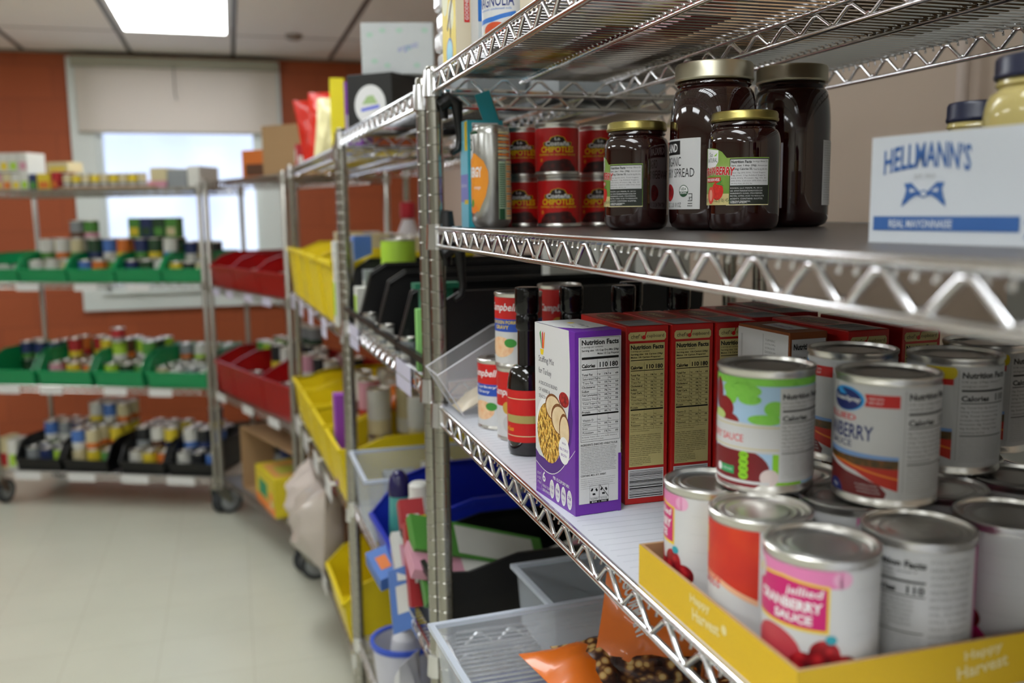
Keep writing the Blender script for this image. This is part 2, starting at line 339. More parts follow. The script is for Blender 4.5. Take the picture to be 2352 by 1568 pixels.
# ================================================================ chrome wire shelving
PZ=.0582                                     # one zigzag of the trusses
def truss(b, p0, p1, z, t, r, rz, m, n, dots=False):
    """two rods with a zigzag rod between them, p0->p1 in plan"""
    p0=Vector((*p0,0)); p1=Vector((*p1,0)); L=(p1-p0).length; d=(p1-p0)/L
    up=Vector((0,0,1))
    b.tube([p0+up*z,p1+up*z],r,m,n); b.tube([p0+up*(z-t),p1+up*(z-t)],r,m,n)
    k=int((L-.02)/PZ); s=(L-k*PZ)/2; pts=[]
    zt=z-.006; zb=z-t+.003
    for i in range(k):
        a=s+i*PZ
        for du,zz in ((0,zb+.0016),(.004,zb),(.0248,zt),(.0331,zt),(.0540,zb)):
            pts.append(p0+d*(a+du)+up*zz)
    b.tube(pts,rz,m,n)
def wire_shelf(L,D,z,n,parent,m,mid=True,wires=True,zofs=0):
    b=MB(); t=.0275; r=.0031; rz=.0024
    e=.016
    truss(b,(e,0),(L-e,0),z,t,r,rz,m,n); truss(b,(e,D),(L-e,D),z,t,r,rz,m,n)
    truss(b,(0,e),(0,D-e),z,t,r,rz,m,n); truss(b,(L,e),(L,D-e),z,t,r,rz,m,n)
    if mid: truss(b,(.003,D/2),(L-.003,D/2),z-.005,t-.005,.0028,rz,m,n)
    for y in ((D*.25,D*.75) if mid else (D*.33,D*.67)): b.tube([(0,y,z-.008),(L,y,z-.008)],.003,m,n)
    if wires:
        N=int(L/(PZ/4)); nn=max(4,n-2)
        for i in range(1,N):
            x=L*i/N
            b.tube([(x,.001,z-.0095),(x,.0022,z-.0035),(x,D-.0022,z-.0035),(x,D-.001,z-.0095)],.0016,m,nn,cap=False)
    # tapered collars round the posts
    for x in (0,L):
        for y in (0,D):
            xx=x+(.004 if x==0 else -.004); yy=y+(.004 if y==0 else -.004)
            b.lathe([(.0135,z+.006),(.0165,z+.006),(.0185,z-t-.006),(.0135,z-t-.006),(.0135,z+.006)],m,16,xx,yy)
    return b.build('wire_shelf',parent)
def shelf_unit(label,A,B,D,zs,top,side=1,n=6,rings=True,gd=.0007,m=None,foot='caster',group='chrome wire shelving units',mid=True):
    """A = left front post seen from the aisle, B = right front post; the unit's depth lies behind the line A-B"""
    A=Vector(A);B=Vector(B); L=(B-A).length; rot=math.atan2(B.y-A.y,B.x-A.x); m=m or CHROME
    t=thing('wire_shelving_unit',label,'shelving unit',(A.x,A.y,0),rot,group)
    for z in zs: wire_shelf(L,D,z,n,t,m,mid)
    z0=.150 if foot=='caster' else 0
    for x in (.004,L-.004):
        for y in (.004,D-.004):
            b=MB(); prof=[(.0,z0),(.0127,z0)]; z=z0+.02
            if rings:
                while z<top-.02: prof+=[(.0127,z-.0011),(.0127-gd,z-.0003),(.0127-gd,z+.0003),(.0127,z+.0011)]; z+=.0254
            prof+=[(.0127,top-.002),(.0115,top),(0,top+.001)]
            b.lathe(prof,CHROME_D if m is CHROME else m,14 if n>5 else 10,x,y); p=b.build('post',t)
            if foot=='caster':
                c=MB(); c.tube([(x,y,.13),(x,y,.16)],.009,CHROME_D,8)
                c.box(x-.021,y-.035,.131,x+.021,y+.025,.137,CHROME_D); c.lathe([(0,.137),(.024,.137),(.022,.150),(0,.152)],CHROME_D,16,x,y)
                for s in (-1,1): c.prism([(y-.033,.134),(y+.022,.134),(y+.044,.066),(y+.030,.056),(y-.012,.09)],'x',x+s*.020-.002,x+s*.020+.002,CHROME_D)
                c=c.build('caster',t)
                wv=MB(); mx=Matrix.Translation((x,y+.034,.0635))@Matrix.Rotation(math.pi/2,4,'Y')@Matrix.Scale(1.27,4)
                wv.lathe([(0,-.013),(.02,-.013),(.024,-.010),(.036,-.010),(.038,-.013),(.047,-.012),(.05,-.007),(.05,.007),(.047,.012),(.038,.013),(.036,.010),(.024,.010),(.02,.013),(0,.013)],RUBBER,24,mx=mx)
                wv.lathe([(0,-.0135),(.021,-.0135),(.036,-.0108)],mat('wheel_hub',(.55,.56,.56),.4),20,mx=mx); wv.lathe([(0,.0135),(.021,.0135),(.036,.0108)],mat('wheel_hub',(.55,.56,.56),.4),20,mx=mx)
                wv.build('wheel',c)
    t['_L']=L; return t
def onunit(A,B,t,d,z):
    """world point t metres along the front from A and d metres behind it"""
    A=Vector(A);B=Vector(B); e=(B-A).normalized(); nrm=Vector((-e.y,e.x)); p=A+e*t+nrm*d
    return (p.x,p.y,z)
def rotof(A,B): return math.atan2(B[1]-A[1],B[0]-A[0])
CHROME_F=mat('chrome_far_backlit',(.66,.65,.62),.28,1,.04)  # darker chrome copy: backlit look of the far units put into the colour
# the five units: near right, next, third, the diagonal one, and the one along the window wall
U1A,U1B=(.3083,1.4641),(.3083,.02); U2A,U2B=(.278,2.46),(.306,1.525); U3A,U3B=(.228,3.76),(.275,2.485)
U4A,U4B=(-.112,4.765),(.205,3.82); U5A,U5B=(-1.227,5.305),(-.135,4.775)
D1=.588; ZA=CZ+.2085; ZB=CZ-.0262; ZC=CZ-.3126; ZD=CZ-.705
Z2=[CZ+.195,CZ-.285,CZ-.775,CZ-1.16]; Z3=[CZ+.168,CZ-.31,CZ-.80,CZ-1.22]; Z4=[CZ+.15,CZ-.345,CZ-.86,CZ-1.30]; Z5=[CZ+.128,CZ-.331,CZ-.856,CZ-1.307]
shelf_unit('chrome wire shelving unit nearest the camera, holding jars and stuffing boxes',U1A,U1B,D1,[ZA,ZB,ZC,ZD,.25],ZA+.012,n=10)
shelf_unit('chrome wire shelving unit next to the nearest one, holding black and blue bins',U2A,U2B,.58,Z2,CZ+.212,n=7)
shelf_unit('chrome wire shelving unit holding yellow bins, third from the camera',U3A,U3B,.46,Z3,CZ+.185,n=6)
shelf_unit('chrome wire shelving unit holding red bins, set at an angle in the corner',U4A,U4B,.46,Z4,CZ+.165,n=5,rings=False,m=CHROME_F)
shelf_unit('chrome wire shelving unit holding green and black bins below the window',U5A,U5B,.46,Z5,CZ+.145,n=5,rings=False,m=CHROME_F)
# shelf liners
LINW=mat('white_shelf_liner',(.80,.81,.84),.32,noise=.02,nscale=5); LIND=mat('dark_shelf_liner',(.29,.27,.26),.35,noise=.05,nscale=8)
def liner(z,m,label,x0=.004):
    b=MB(); b.box(U1A[0]+x0,.04,z-.0018,U1A[0]+D1-.006,1.452,z+.0008,m)
    o=b.build('shelf_liner'); tag(o,label,'shelf liner'); return o
liner(ZB,LIND,'dark grey plastic liner on the wire shelf under the jam jars')
lw=liner(ZC,LINW,'white plastic liner on the wire shelf under the stuffing boxes')
DB=ZB+.0010; DC=ZC+.0010; DA=ZA-.0016; DD=ZD-.0016
# faint wire marks pressed into the white liner
gp=MB(); gm=mat('liner_crease',(.73,.745,.775),.33)
for i in range(1,99):
    y=.04+i*PZ/4
    if y<1.44: gp.box(U1A[0]+.012,y-.0004,ZC+.0008,U1A[0]+D1-.012,y+.0004,ZC+.00095,gm)
gp.build('crease_lines',lw)
for (A_,B_,D_,zz,lb) in ((U5A,U5B,.46,Z5[3],'dark liner on the bottom shelf under the black bins'),(U4A,U4B,.46,Z4[3],'grey liner on the bottom corner shelf under the brown box')):
    L_=(Vector(B_)-Vector(A_)).length; o=MB().box(.018,.006,zz-.0018,L_-.018,D_-.006,zz-.0004,mat('grey_shelf_liner',(.42,.41,.41),.4)).build('shelf_liner',None,(A_[0],A_[1],0),rotof(A_,B_)); tag(o,lb,'shelf liner')
# black clip hooks on the two meeting posts
def hook(z,label):
    x,y=.322,1.452
    b=MB(); b.tube([(.3245,1.458,z-.014),(.3245,1.456,z+.014)],.010,BLACKP,12)
    b.prism([(z-.010,0),(z-.010,.01),(z+.012,.01),(z+.012,0)],'x',0,0.001,BLACKP) if 0 else None
    pts=[(.318,1.45,z+.004),(.334,1.447,z+.014),(.345,1.445,z+.008),(.3465,1.444,z-.02),(.3485,1.443,z-.045),(.345,1.442,z-.062),(.334,1.440,z-.068)]
    b.tube(pts,[.011,.012,.010,.007,.006,.005,.0045],BLACKP,10)
    return tag(b.build('clip_hook'),label,'hook',group='black hooks on the post')
hook(ZA-.052,'black plastic hook clipped to the post just under the top wire shelf')
hook(ZB-.045,'black plastic hook clipped to the post just under the shelf of jam jars')
tag(MB().lathe([(0,-.012),(.013,-.012),(.010,.012),(0,.014)],BLACKP,14).build('post_sleeve',None,(.3265,1.452,ZB+.014)),'black tapered plastic sleeve on the post at the jam jar shelf','sleeve')
# ================================================================ goods on the nearest unit
def M_(name,h,**k): return mat(name,H(h),**k)
RED=M_('red_print','C8201E',rough=.4); DRED=M_('dark_red_print','8E1418',rough=.4); YEL=M_('yellow_print','E8C81E',rough=.45); NAVY=M_('navy_print','1E2C70',rough=.4)
BLUE=M_('blue_print','2F6FC0',rough=.4); GRN=M_('green_print','3E8E3A',rough=.4); LIME=M_('lime_print','8CCB2C',rough=.4); ORG=M_('orange_print','E8822A',rough=.4)
CRM=M_('cream_print','D8CFA0',rough=.45); TAN=M_('tan_print','CDBE82',rough=.45); PURP=M_('purple_print','6A2C9E',rough=.35); DPUR=M_('dark_purple_print','4E2080',rough=.35); MAG=M_('magenta_print','C8206E',rough=.35)
PINK=M_('pink_print','DC7EAE',rough=.4); TEAL=M_('teal_print','2E9AAA',rough=.4); GREY=M_('grey_print','8A8A8A',rough=.5); LGREY=M_('light_grey_print','BEBEBE',rough=.5); BROWN=M_('brown_print','4A2A1C',rough=.5)
CYAN=M_('cyan_print','7EC8E0',rough=.35); DGRN=M_('dark_green_print','1F4A2E',rough=.4)
LEFT=lambda d,x=0: Matrix.Translation((x,d,0))@Matrix.Rotation(-math.pi/2,4,'Z')       # print on the face looking along -x
def TOPF(d,h,x=0): return Matrix(((0,0,1,x),(-1,0,0,d),(0,-1,0,h),(0,0,0,1)))
def facing(x,y): return -math.atan2(x,y)
def carton(name,w,d,h,side,edge=None,flap=True):
    b=MB(); b.box(0,0,0,w,d,h,side); o=b.build(name,bevel=.0008)
    return o
# --- the purple stuffing box
t=thing('stuffing_box','purple and white stuffing mix carton, nutrition table on its narrow side','food carton',(.3235,.868,DC),math.radians(5.5),'stuffing cartons')
w,d,h=.0525,.100,.1905
WPAP=mat('carton_white',(.83,.83,.83),.33,nscale=8,noise=.02)
b=MB(); b.box(0,0,0,w,d,h,PURP); b.build('carton',t,bevel=.0010)
P=Print(); P.rect(0,.0,w*.10,h-.001,PURP,0); P.rect(w*.07,.012,w*.985,h-.006,WPAP,1); P.rect(w*.93,0,w,.062,PURP,1.5)
nutrition(P,w*.11,h*.405,w*.85,h*.56,'6 servings per container','1/2 Cup Dry Mix (28g)','Makes 1/2 Cup Prepared',ROWS,l=2.5)
P.text('INGREDIENTS: '+' '.join(SMALL[:3]),w*.11,h*.382,w*.8,.0022,INK,2.5,bold=.6)
P.lines(w*.11,h*.378,w*.79,h*.150,17,INK,2.5,seed=1,fill=.6)
P.text('CONTAINS: MILK, SOY, WHEAT.',w*.11,h*.212,w*.56,.0024,INK,2.5,bold=1)
P.lines(w*.11,h*.207,w*.76,h*.065,6,GREY,2.5,seed=2,words='DISTRIBUTED BY ADUSA DISTRIBUTION, LLC SALISBURY, NC 28147 CONTAINS BIOENGINEERED FOOD INGREDIENTS For product questions or concerns, contact us at 1-833-992-3872. Quality guaranteed or your money back.'.split())
for k in (0,1):
    x0=w*(.30+.21*k); 
    for e in ((x0,.0175,x0+w*.205,.0177),(x0,.0305,x0+w*.205,.0307),(x0,.014,x0+.0002,.0307),(x0+w*.205,.014,x0+w*.205+.0002,.0307)): P.rect(*e,INK,2.5)
    cx,cy=x0+w*.1,.0243
    for a in (0,1,2):
        q=a*2.094+.52; r=.0032
        P.poly([(cx+r*math.cos(q-.75),cy+r*math.sin(q-.75)),(cx+r*1.35*math.cos(q-.35),cy+r*1.35*math.sin(q-.35)),(cx+r*1.35*math.cos(q+.35),cy+r*1.35*math.sin(q+.35)),(cx+r*.8*math.cos(q+.5),cy+r*.8*math.sin(q+.5)),(cx+r*.6*math.cos(q),cy+r*.6*math.sin(q))],INK,2.6)
    if k: P.poly([(x0+.0005,.0303),(x0+.0010,.0306),(x0+w*.2,.0182),(x0+w*.19,.0178)],INK,2.9)
    P.text('PAPER' if k==0 else 'MULTI-LAYER',x0+w*.03,.0155,w*.15,.0015,INK,3); P.rect(x0,.0118,x0+w*.205,.0145,INK,2.5); P.text('BOX' if k==0 else 'POUCH',x0+w*.05,.0124,w*.11,.0015,WHITE,3.2,bold=1)
P.build('facts_panel',t)
P=Print(); W=d                                   # the picture face, u runs from the far edge to the near edge
P.rect(0,0,W,h,PURP,0)
arc=[(0,.030)]+[(W*(.93-.93*math.cos(a))*1.0 if 0 else 0,0) for a in ()]
pts=[(0,h),(0,.049)]+[(W*.10,.044),(W*.25,.043),(W*.42,.047),(W*.58,.057),(W*.72,.073),(W*.82,.096),(W*.88,.125),(W*.885,.155),(W*.86,h)]
P.poly([(a,b) for a,b in pts],WPAP,1)
dp=[(0,.049),(W*.10,.044),(W*.25,.043),(W*.42,.047),(W*.58,.057),(W*.72,.073),(W*.82,.096),(W*.88,.125),(W*.95,.10),(W*.90,.075),(W*.78,.052),(W*.6,.036),(W*.42,.030),(W*.2,.030),(0,.036)]
for i in range(7): P.poly([dp[i],dp[i+1],dp[13-i] if 13-i>0 else dp[0],dp[14-i] if i else dp[14]],DPUR,.5)
for i in range(14):
    a=i/14; b2=(i+1)/14; f=lambda q:(W*q, .035-.008*math.sin(min(1,q*1.25)*3.1)+.034*q**3)
    p,q=f(a),f(b2); P.poly([p,q,(q[0],q[1]+.0009),(p[0],p[1]+.0009)],WHITE,1.5)
FOOD=ramp('stuffing_picture',[(.30,(.30,.16,.06)),(.42,(.55,.42,.12)),(.50,(.80,.56,.18)),(.58,(.94,.82,.42)),(.70,(.62,.30,.10))],'NOISE',scale=260,stretch=(1,1,.6))
MEAT=ramp('turkey_picture',[(0,(.92,.84,.70)),(.6,(.86,.76,.60)),(1,(.78,.62,.44))],'NOISE',90)
P.ell(W*.36,.078,W*.33,.037,WHITE,1.6,a0=0,a1=6.283); P.ell(W*.36,.074,W*.31,.033,FOOD,2)
P.ell(W*.47,.104,W*.20,.0145,mat('turkey_crust',H('7A4A22'),.5),2.1); P.ell(W*.475,.1035,W*.185,.0125,MEAT,2.2)
P.ell(W*.62,.094,W*.20,.0165,mat('turkey_crust',H('7A4A22'),.5),2.3); P.ell(W*.63,.093,W*.185,.0145,MEAT,2.4)
P.ell(W*.745,.084,W*.125,.0185,mat('turkey_crust',H('7A4A22'),.5),2.5); P.ell(W*.75,.083,W*.112,.0165,MEAT,2.6)
P.ell(W*.74,.117,W*.12,.008,ramp('cranberry_picture',[(0,(.80,.16,.14)),(.5,(.60,.06,.08)),(1,(.30,.02,.04))],scale=260),2.7)
P.ell(W*.74,.063,W*.13,.0145,WHITE,3)
P.text('WITH',W*.69,.0695,W*.09,.0022,PURP,3.5); P.text('REAL TURKEY',W*.635,.0625,W*.21,.0028,PURP,3.5); P.text('BROTH',W*.67,.0565,W*.13,.0028,PURP,3.5)
P.text('Stuffing Mix',W*.10,.147,W*.40,.0085,mat('grey_ink',H('4A4A55'),.5,noise=0),2); P.text('for Turkey',W*.10,.134,W*.33,.0085,mat('grey_ink',H('4A4A55'),.5,noise=0),2)
for k,s in enumerate(('A DELICIOUS BLEND','OF HERBS &','SEASONINGS')): P.text(s,W*.10,.124-.0075*k,W*(.48,.29,.32)[k],.0038,mat('grey_ink',H('4A4A55'),.5,noise=0),2)
P.poly([(W*.14,.163),(W*.24,.163),(W*.22,.157),(W*.16,.157)],YEL,2)
for k,(c,s) in enumerate(((GRN,-.04),(RED,.02),(ORG,.07))): P.poly([(W*(.19+s*.3),.164),(W*(.17+s),.180),(W*(.20+s),.183),(W*(.21+s*.5),.164)],c,2.1+k*.1)
P.text('NET WT',W*.04,.021,W*.09,.003,WHITE,2); P.text('6 OZ',W*.04,.016,W*.09,.003,WHITE,2); P.text('(170g)',W*.04,.011,W*.09,.003,WHITE,2)
P.rect(W*.155,.006,W*.158,.027,WHITE,2); P.text('6',W*.18,.016,W*.08,.012,WHITE,2,bold=1); P.text('HALF CUP',W*.18,.010,W*.20,.003,WHITE,2); P.text('SERVINGS',W*.18,.005,W*.20,.003,WHITE,2)
P.text('PER 1/2 CUP DRY MIX',W*.46,.0255,W*.40,.0035,WHITE,2,bold=1)
for k,n in enumerate(('110','0g','390mg','2g')):
    cu=W*(.43+.145*k); P.ell(cu,.0135,W*.060,.0105,WHITE,2,n=16); P.ell(cu,.0135,W*.050,.0088,PURP if k in (9,) else WPAP,2.3,n=16); P.text(n,cu-W*.035,.0135,W*.07,.004,PURP,2.7,bold=1); P.text('CALS' if k==0 else 'SOD',cu-W*.03,.0085,W*.06,.002,PURP,2.7)
P.build('picture_panel',t,mx=LEFT(d))
P=Print(); P.poly([(0,0),(d*.58,0),(d*.80,w*.35),(d*.72,w),(0,w)],WPAP,1); P.text('Stuffing Mix',d*.42,w*.55,d*.3,.006,mat('grey_ink',H('4A4A55'),.5,noise=0),2,rot=-.1); P.text('for Turkey',d*.45,w*.3,d*.2,.005,mat('grey_ink',H('4A4A55'),.5,noise=0),2,rot=-.1); P.ell(d*.3,w*.55,.004,.004,YEL,2)
P.build('top_panel',t,mx=TOPF(d,h))
# --- the row of red stuffing boxes
REDC=M_('red_carton','BE1F1C',rough=.33,nscale=6); TANC=M_('tan_panel','C9BB7E',rough=.42,nscale=6); OL=mat('olive_ink',H('1A1A10'),.5,noise=0)
def red_box():
    t=thing('stuffing_box','','food carton',(0,0,DC),0,'stuffing cartons'); w,d,h=.0485,.130,.191
    MB().box(0,0,0,w,d,h,REDC).build('carton',t,bevel=.001)
    P=Print(); P.rect(w*.09,h*.215,w*.91,h*.905,TANC,1)
    P.poly([(w*.10,h*.918),(w*.90,h*.918),(w*.94,h*.93),(w*.94,h*.955),(w*.90,h*.967),(w*.10,h*.967),(w*.06,h*.955),(w*.06,h*.93)],TANC,1)
    P.text('chef’s',w*.12,h*.932,w*.26,.0042,mat('brown_ink',H('4A3A22'),.5,noise=0),2); P.text('cupboard',w*.49,h*.930,w*.40,.0045,mat('brown_ink',H('4A3A22'),.5,noise=0),2); P.ell(w*.42,h*.937,.0022,.0022,RED,2); P.poly([(w*.43,h*.94),(w*.47,h*.975),(w*.50,h*.975),(w*.45,h*.938)],RED,2.2)
    nutrition(P,w*.09,h*.405,w*.82,h*.50,'6 servings per container','1/6 Carton (28g)','Makes 1/6 Carton Prepared',ROWS2,l=2.5,ink=OL,frame=False,thick=False)
    P.lines(w*.11,h*.398,w*.77,h*.128,12,OL,2.5,seed=4,fill=.62)
    P.lines(w*.11,h*.268,w*.5,h*.048,5,OL,2.5,seed=5,fill=.6,words='CONTAINS: WHEAT, SOY. MAY CONTAIN MILK. DIST. & SOLD EXCLUSIVELY BY: ALDI BATAVIA, IL 60510 PRODUCT OF CANADA'.split())
    P.rect(w*.07,h*.035,w*.91,h*.20,WPAP,1); y=h*.042; r=random.Random(3)
    while y<h*.19:
        a=r.choice((.0005,.0009,.0014,.0004)); P.rect(w*.10,y,w*.89,y+a,INK,2); y+=a+r.choice((.0005,.0008,.0013))
    P.build('facts_panel',t)
    P=Print(); P.rect(0,0,.056,w,WPAP,1)
    P=Print(); r=random.Random(5); P.rect(.001,.001,d-.001,w-.001,M_('orange_red_top','D63420',rough=.3),.2); P.rect(d*.64,w*.10,d*.985,w*.88,WPAP,1); x=d*.65  # top print brighter than the sides: light from above put into its colour
    while x<d*.97:
        a=r.choice((.0006,.001,.0018)); P.rect(x,w*.12,x+a,w*.86,LGREY if a<.0015 else GREY,2); x+=a+r.choice((.0008,.0012))
    P.ell(d*.33,w*.5,d*.27,w*.36,mat('gold_ink',H('9A6A3A'),.4),1); P.ell(d*.33,w*.5,d*.25,w*.32,M_('brown_red_print','8A2A1A',rough=.35),1.5)
    P.text('chicken',d*.18,w*.40,d*.30,.009,CRM,2,bold=1); P.text('stuffing mix',d*.14,w*.22,d*.36,.005,CRM,2)
    P.build('top_panel',t,mx=TOPF(d,h))
    P=Print(); P.ell(d*.5,h*.72,d*.38,h*.14,M_('brown_red_print','8A2A1A',rough=.35),1); P.text('stuffing',d*.2,h*.70,d*.6,.02,CRM,2,bold=1); P.ell(d*.5,h*.3,d*.45,h*.2,FOOD,1); P.build('picture_panel',t,mx=LEFT(d))
    return t
rb=red_box(); rb.location=(.386,.886,DC); rb['label']='red stuffing carton directly right of the purple one, barcode fully visible'
dup(rb,(.4375,.884,DC),0,'red stuffing carton second from the purple one, its base behind pale cans')
dup(rb,(.4885,.882,DC),0,'red stuffing carton third from the purple one, half hidden by the green-topped can')
dup(rb,(.545,.905,DC),math.radians(-2),'red stuffing carton fourth from the purple one, only its top showing')
dup(rb,(.600,.935,DC),math.radians(-2),'red stuffing carton fifth from the purple one, at the back of the row')
k=dup(rb,(.571,.772,DC),math.radians(1.5),'red stuffing carton behind the cranberry cans, right of the brown and white one')
k=dup(rb,(.642,.782,DC),math.radians(2.5),'red stuffing carton at the far right, its nutrition heading above the cans')
t=thing('stuffing_box','brown and white carton with a torn top among the red stuffing cartons','food carton',(.510,.778,DC),math.radians(2),'stuffing cartons')
w,d,h=.043,.090,.1915; BRW=M_('brown_carton','8E4B22',rough=.45)
MB().box(0,0,0,w,d,h,BRW).build('carton',t,bevel=.001)
P=Print(); P.rect(0,0,d*.98,h*.985,WPAP,1); P.rect(d*.06,h*.4,d*.10,h*.95,LGREY,2); P.rect(d*.5,h*.8,d*.52,h*.97,LGREY,2); P.ell(d*.7,h*.82,.006,.004,ORG,2); P.lines(d*.55,h*.95,d*.2,.02,5,GREY,2,seed=8); P.build('picture_panel',t,mx=LEFT(d))
P=Print(); P.poly([(d*.25,w*.30),(d*.78,w*.25),(d*.80,w*.80),(d*.22,w*.85)],WPAP,1); P.text('Stuffing Mix',d*.32,w*.42,d*.40,.007,PURP,2); P.build('top_panel',t,mx=TOPF(d,h))
P=Print(); P.rect(w*.05,h*.1,w*.95,h*.965,WPAP,1); P.text('Nutrition Facts',w*.1,h*.91,w*.8,.006,INK,2,bold=2); P.lines(w*.1,h*.88,w*.8,h*.4,16,INK,2,seed=9); P.build('facts_panel',t)
# --- tin cans
def can_body(r,h,parent,name='can_body',n=40,lidm=None,ring=True):
    b=MB(); q=r-.0011
    prof=[(0,.003),(r-.0045,.003),(r-.004,.0),(r-.0012,0),(r,.0008),(r,.0034),(q,.005),(q,.0062),(q,h-.0062),(q,h-.005),(r,h-.0034),(r,h-.0008),(r-.001,h),(r-.0026,h-.0002),(r-.0034,h-.0030)]
    if ring: prof+=[(r*.84,h-.0031),(r*.80,h-.0022),(r*.77,h-.0031),(r*.70,h-.0031),(r*.67,h-.0023),(r*.64,h-.0031),(r*.55,h-.0031),(r*.53,h-.0026),(r*.50,h-.0026)]
    prof+=[(0,h-.0027)]
    b.lathe(prof,lidm or TIN,n); return b.build(name,parent)
CANM=mat('can_label_paper',(.80,.80,.80),.38,noise=.02,nscale=10)
def facts(P,u,v,w,h,l=2,dense=9,cal='110'):
    P.text('Nutrition Facts',u,v+h*.90,w,h*.065,INK,l,bold=2); P.lines(u,v+h*.885,w*.9,h*.09,2,INK,l,seed=11,words='about 7 servings per container Serving size 1/4 cup (70g)'.split())
    P.rect(u,v+h*.765,u+w,v+h*.785,INK,l); P.text('Calories',u,v+h*.665,w*.55,h*.06,INK,l,bold=2); P.text(cal,u+w*.72,v+h*.665,w*.27,h*.075,INK,l,bold=2); P.rect(u,v+h*.64,u+w,v+h*.65,INK,l)
    P.lines(u,v+h*.62,w*.85,h*.30,7,INK,l,seed=12,words='Total Fat 0g Sodium 10mg Total Carbohydrate 27g Total Sugars 24g Includes 24g Added Sugars Protein 0g'.split()); P.rect(u,v+h*.305,u+w,v+h*.315,INK,l)
    P.lines(u,v+h*.30,w,h*.27,dense,GREY,l,seed=13,fill=.5)
RC=.03725; HC=.0945; LB,LT=.0068,.0877; rl=RC-.0009
def wrap(P,m,r=rl,lb=LB,lt=LT): P.rect(-math.pi*r,lb,math.pi*r,lt,m,0)
def os_label(t,red=False):
    P=Print(); wrap(P,CANM); 
    P.ell(-.031,.0762,.0160,.0090,M_('bright_blue_print','2E9AE0',rough=.35),1); P.ell(-.032,.0757,.0148,.0080,NAVY,1.4); P.poly([(-.042,.082),(-.036,.0835),(-.030,.079),(-.038,.079)],M_('bright_blue_print','2E9AE0',rough=.35),1.8)
    P.text('OceanSpray',-.045,.0737,.027,.0045,WHITE,2,bold=1.5)
    P.poly([(-.015,.0725),(.009,.0725),(.009,.0815),(-.015,.0815),(-.0135,.077)],RED,1); P.text('MADE WITH',-.012,.0775,.010,.002,WHITE,2); P.text('REAL FRUIT',-.012,.0745,.010,.002,WHITE,2)
    P.text('JELLIED' if not red else 'WHOLE BERRY',-.056,.0597,.035,.0056,M_('coral_print','D8404A'),2,bold=1); P.text('CRANBERRY',-.0665,.0475,.0585,.0108,NAVY if not red else M_('coral_print','D8303A'),2,bold=.6); P.text('SAUCE',-.048,.0415,.024,.0046,NAVY,2)
    P.rect(-.075,.0335,.0095,.0395,M_('sky_picture','7FA4D8'),1); P.poly([(-.075,.0398),(.0095,.0375),(.0095,.041),(-.075,.041)],CANM,1.3)
    P.rect(-.075,.028,.0095,.0350,ramp('autumn_trees',[(0,(.10,.16,.08)),(.5,(.35,.25,.08)),(1,(.62,.36,.10))],'NOISE',260),1.4)
    P.poly([(-.075,.0295),(.0095,.0285),(.0095,.012),(-.075,.012)],M_('red_field_print','C43222'),1.5); P.poly([(-.075,.030),(-.03,.0290),(.0095,.0205),(.0095,.0220),(-.03,.0305),(-.075,.0310)],ORG,1.7)
    P.poly([(-.075,.0300),(-.045,.0275),(-.02,.0205),(-.004,.0130),(.0,.0068),(.0095,.0068),(.0095,.0125),(-.004,.0165),(-.02,.0245),(-.045,.0300),(-.075,.0315)],CANM,2)
    P.poly([(-.075,LB),(-.075,.0300),(-.045,.0275),(-.030,.0235),(-.015,.0205),(-.003,.0165),(.002,.0110),(.001,LB)],ramp('cranberry_slab',[(0,(.50,.10,.10)),(1,(.34,.05,.06))],'NOISE',40),2.4)
    P.ell(-.040,LB,.0085,.0085,NAVY,2.8,a0=0,a1=math.pi); P.text('4g',-.043,.009,.006,.003,WHITE,3.2)
    for k in range(3): P.text('NO ARTIFICIAL FLAVORS',-.020+.001*k,.0145-.0025*k,.016,.0014,CANM,3)
    P.rect(.0115,LB,.060,LT,CANM,3); P.rect(.0125,.012,.0128,.085,GREY,3.3)
    facts(P,.0150,.008,.040,.078,3.5,12)
    return P.build('label',t,radius=rl,step=.003)
def mk_can(label,x,y,z,lab,rot=0,group='cranberry sauce cans',lidm=None,proto=None):
    if proto is not None: return dup(proto,(x,y,z),facing(x,y)+rot,label,group)
    t=thing('food_can',label,'food can',(x,y,z),facing(x,y)+rot,group); can_body(RC,HC,t,lidm=lidm); lab(t); return t
T2=DC+.0030+HC+.0004; T1=DC+.0030
c_os=mk_can('white jellied cranberry can with a blue oval logo, front and centre of the upper row',.458,.571,T2,os_label)
mk_can('white cranberry can behind and between the green-topped one and the blue-oval one',.505,.676,T2,None,math.radians(-38),proto=c_os)
c_o3=mk_can('white cranberry can with a yellow tag and red lettering, right of the blue-oval one',.565,.624,T2,lambda t:os_label(t,True),math.radians(-14))
P=Print(); P.rect(-.012,.0775,.0085,.0870,M_('yellow_tag','D8C010',rough=.4),4); P.ell(.0085,.08225,.003,.0047,M_('yellow_tag','D8C010',rough=.4),4.2); P.build('price_flag',c_o3,radius=rl)
mk_can('white cranberry can at the right edge of the frame in the upper row',.625,.548,T2,None,math.radians(34),proto=c_o3)
mk_can('white cranberry can at the back right of the upper row, mostly hidden',.640,.668,T2,None,math.radians(10),proto=c_o3)
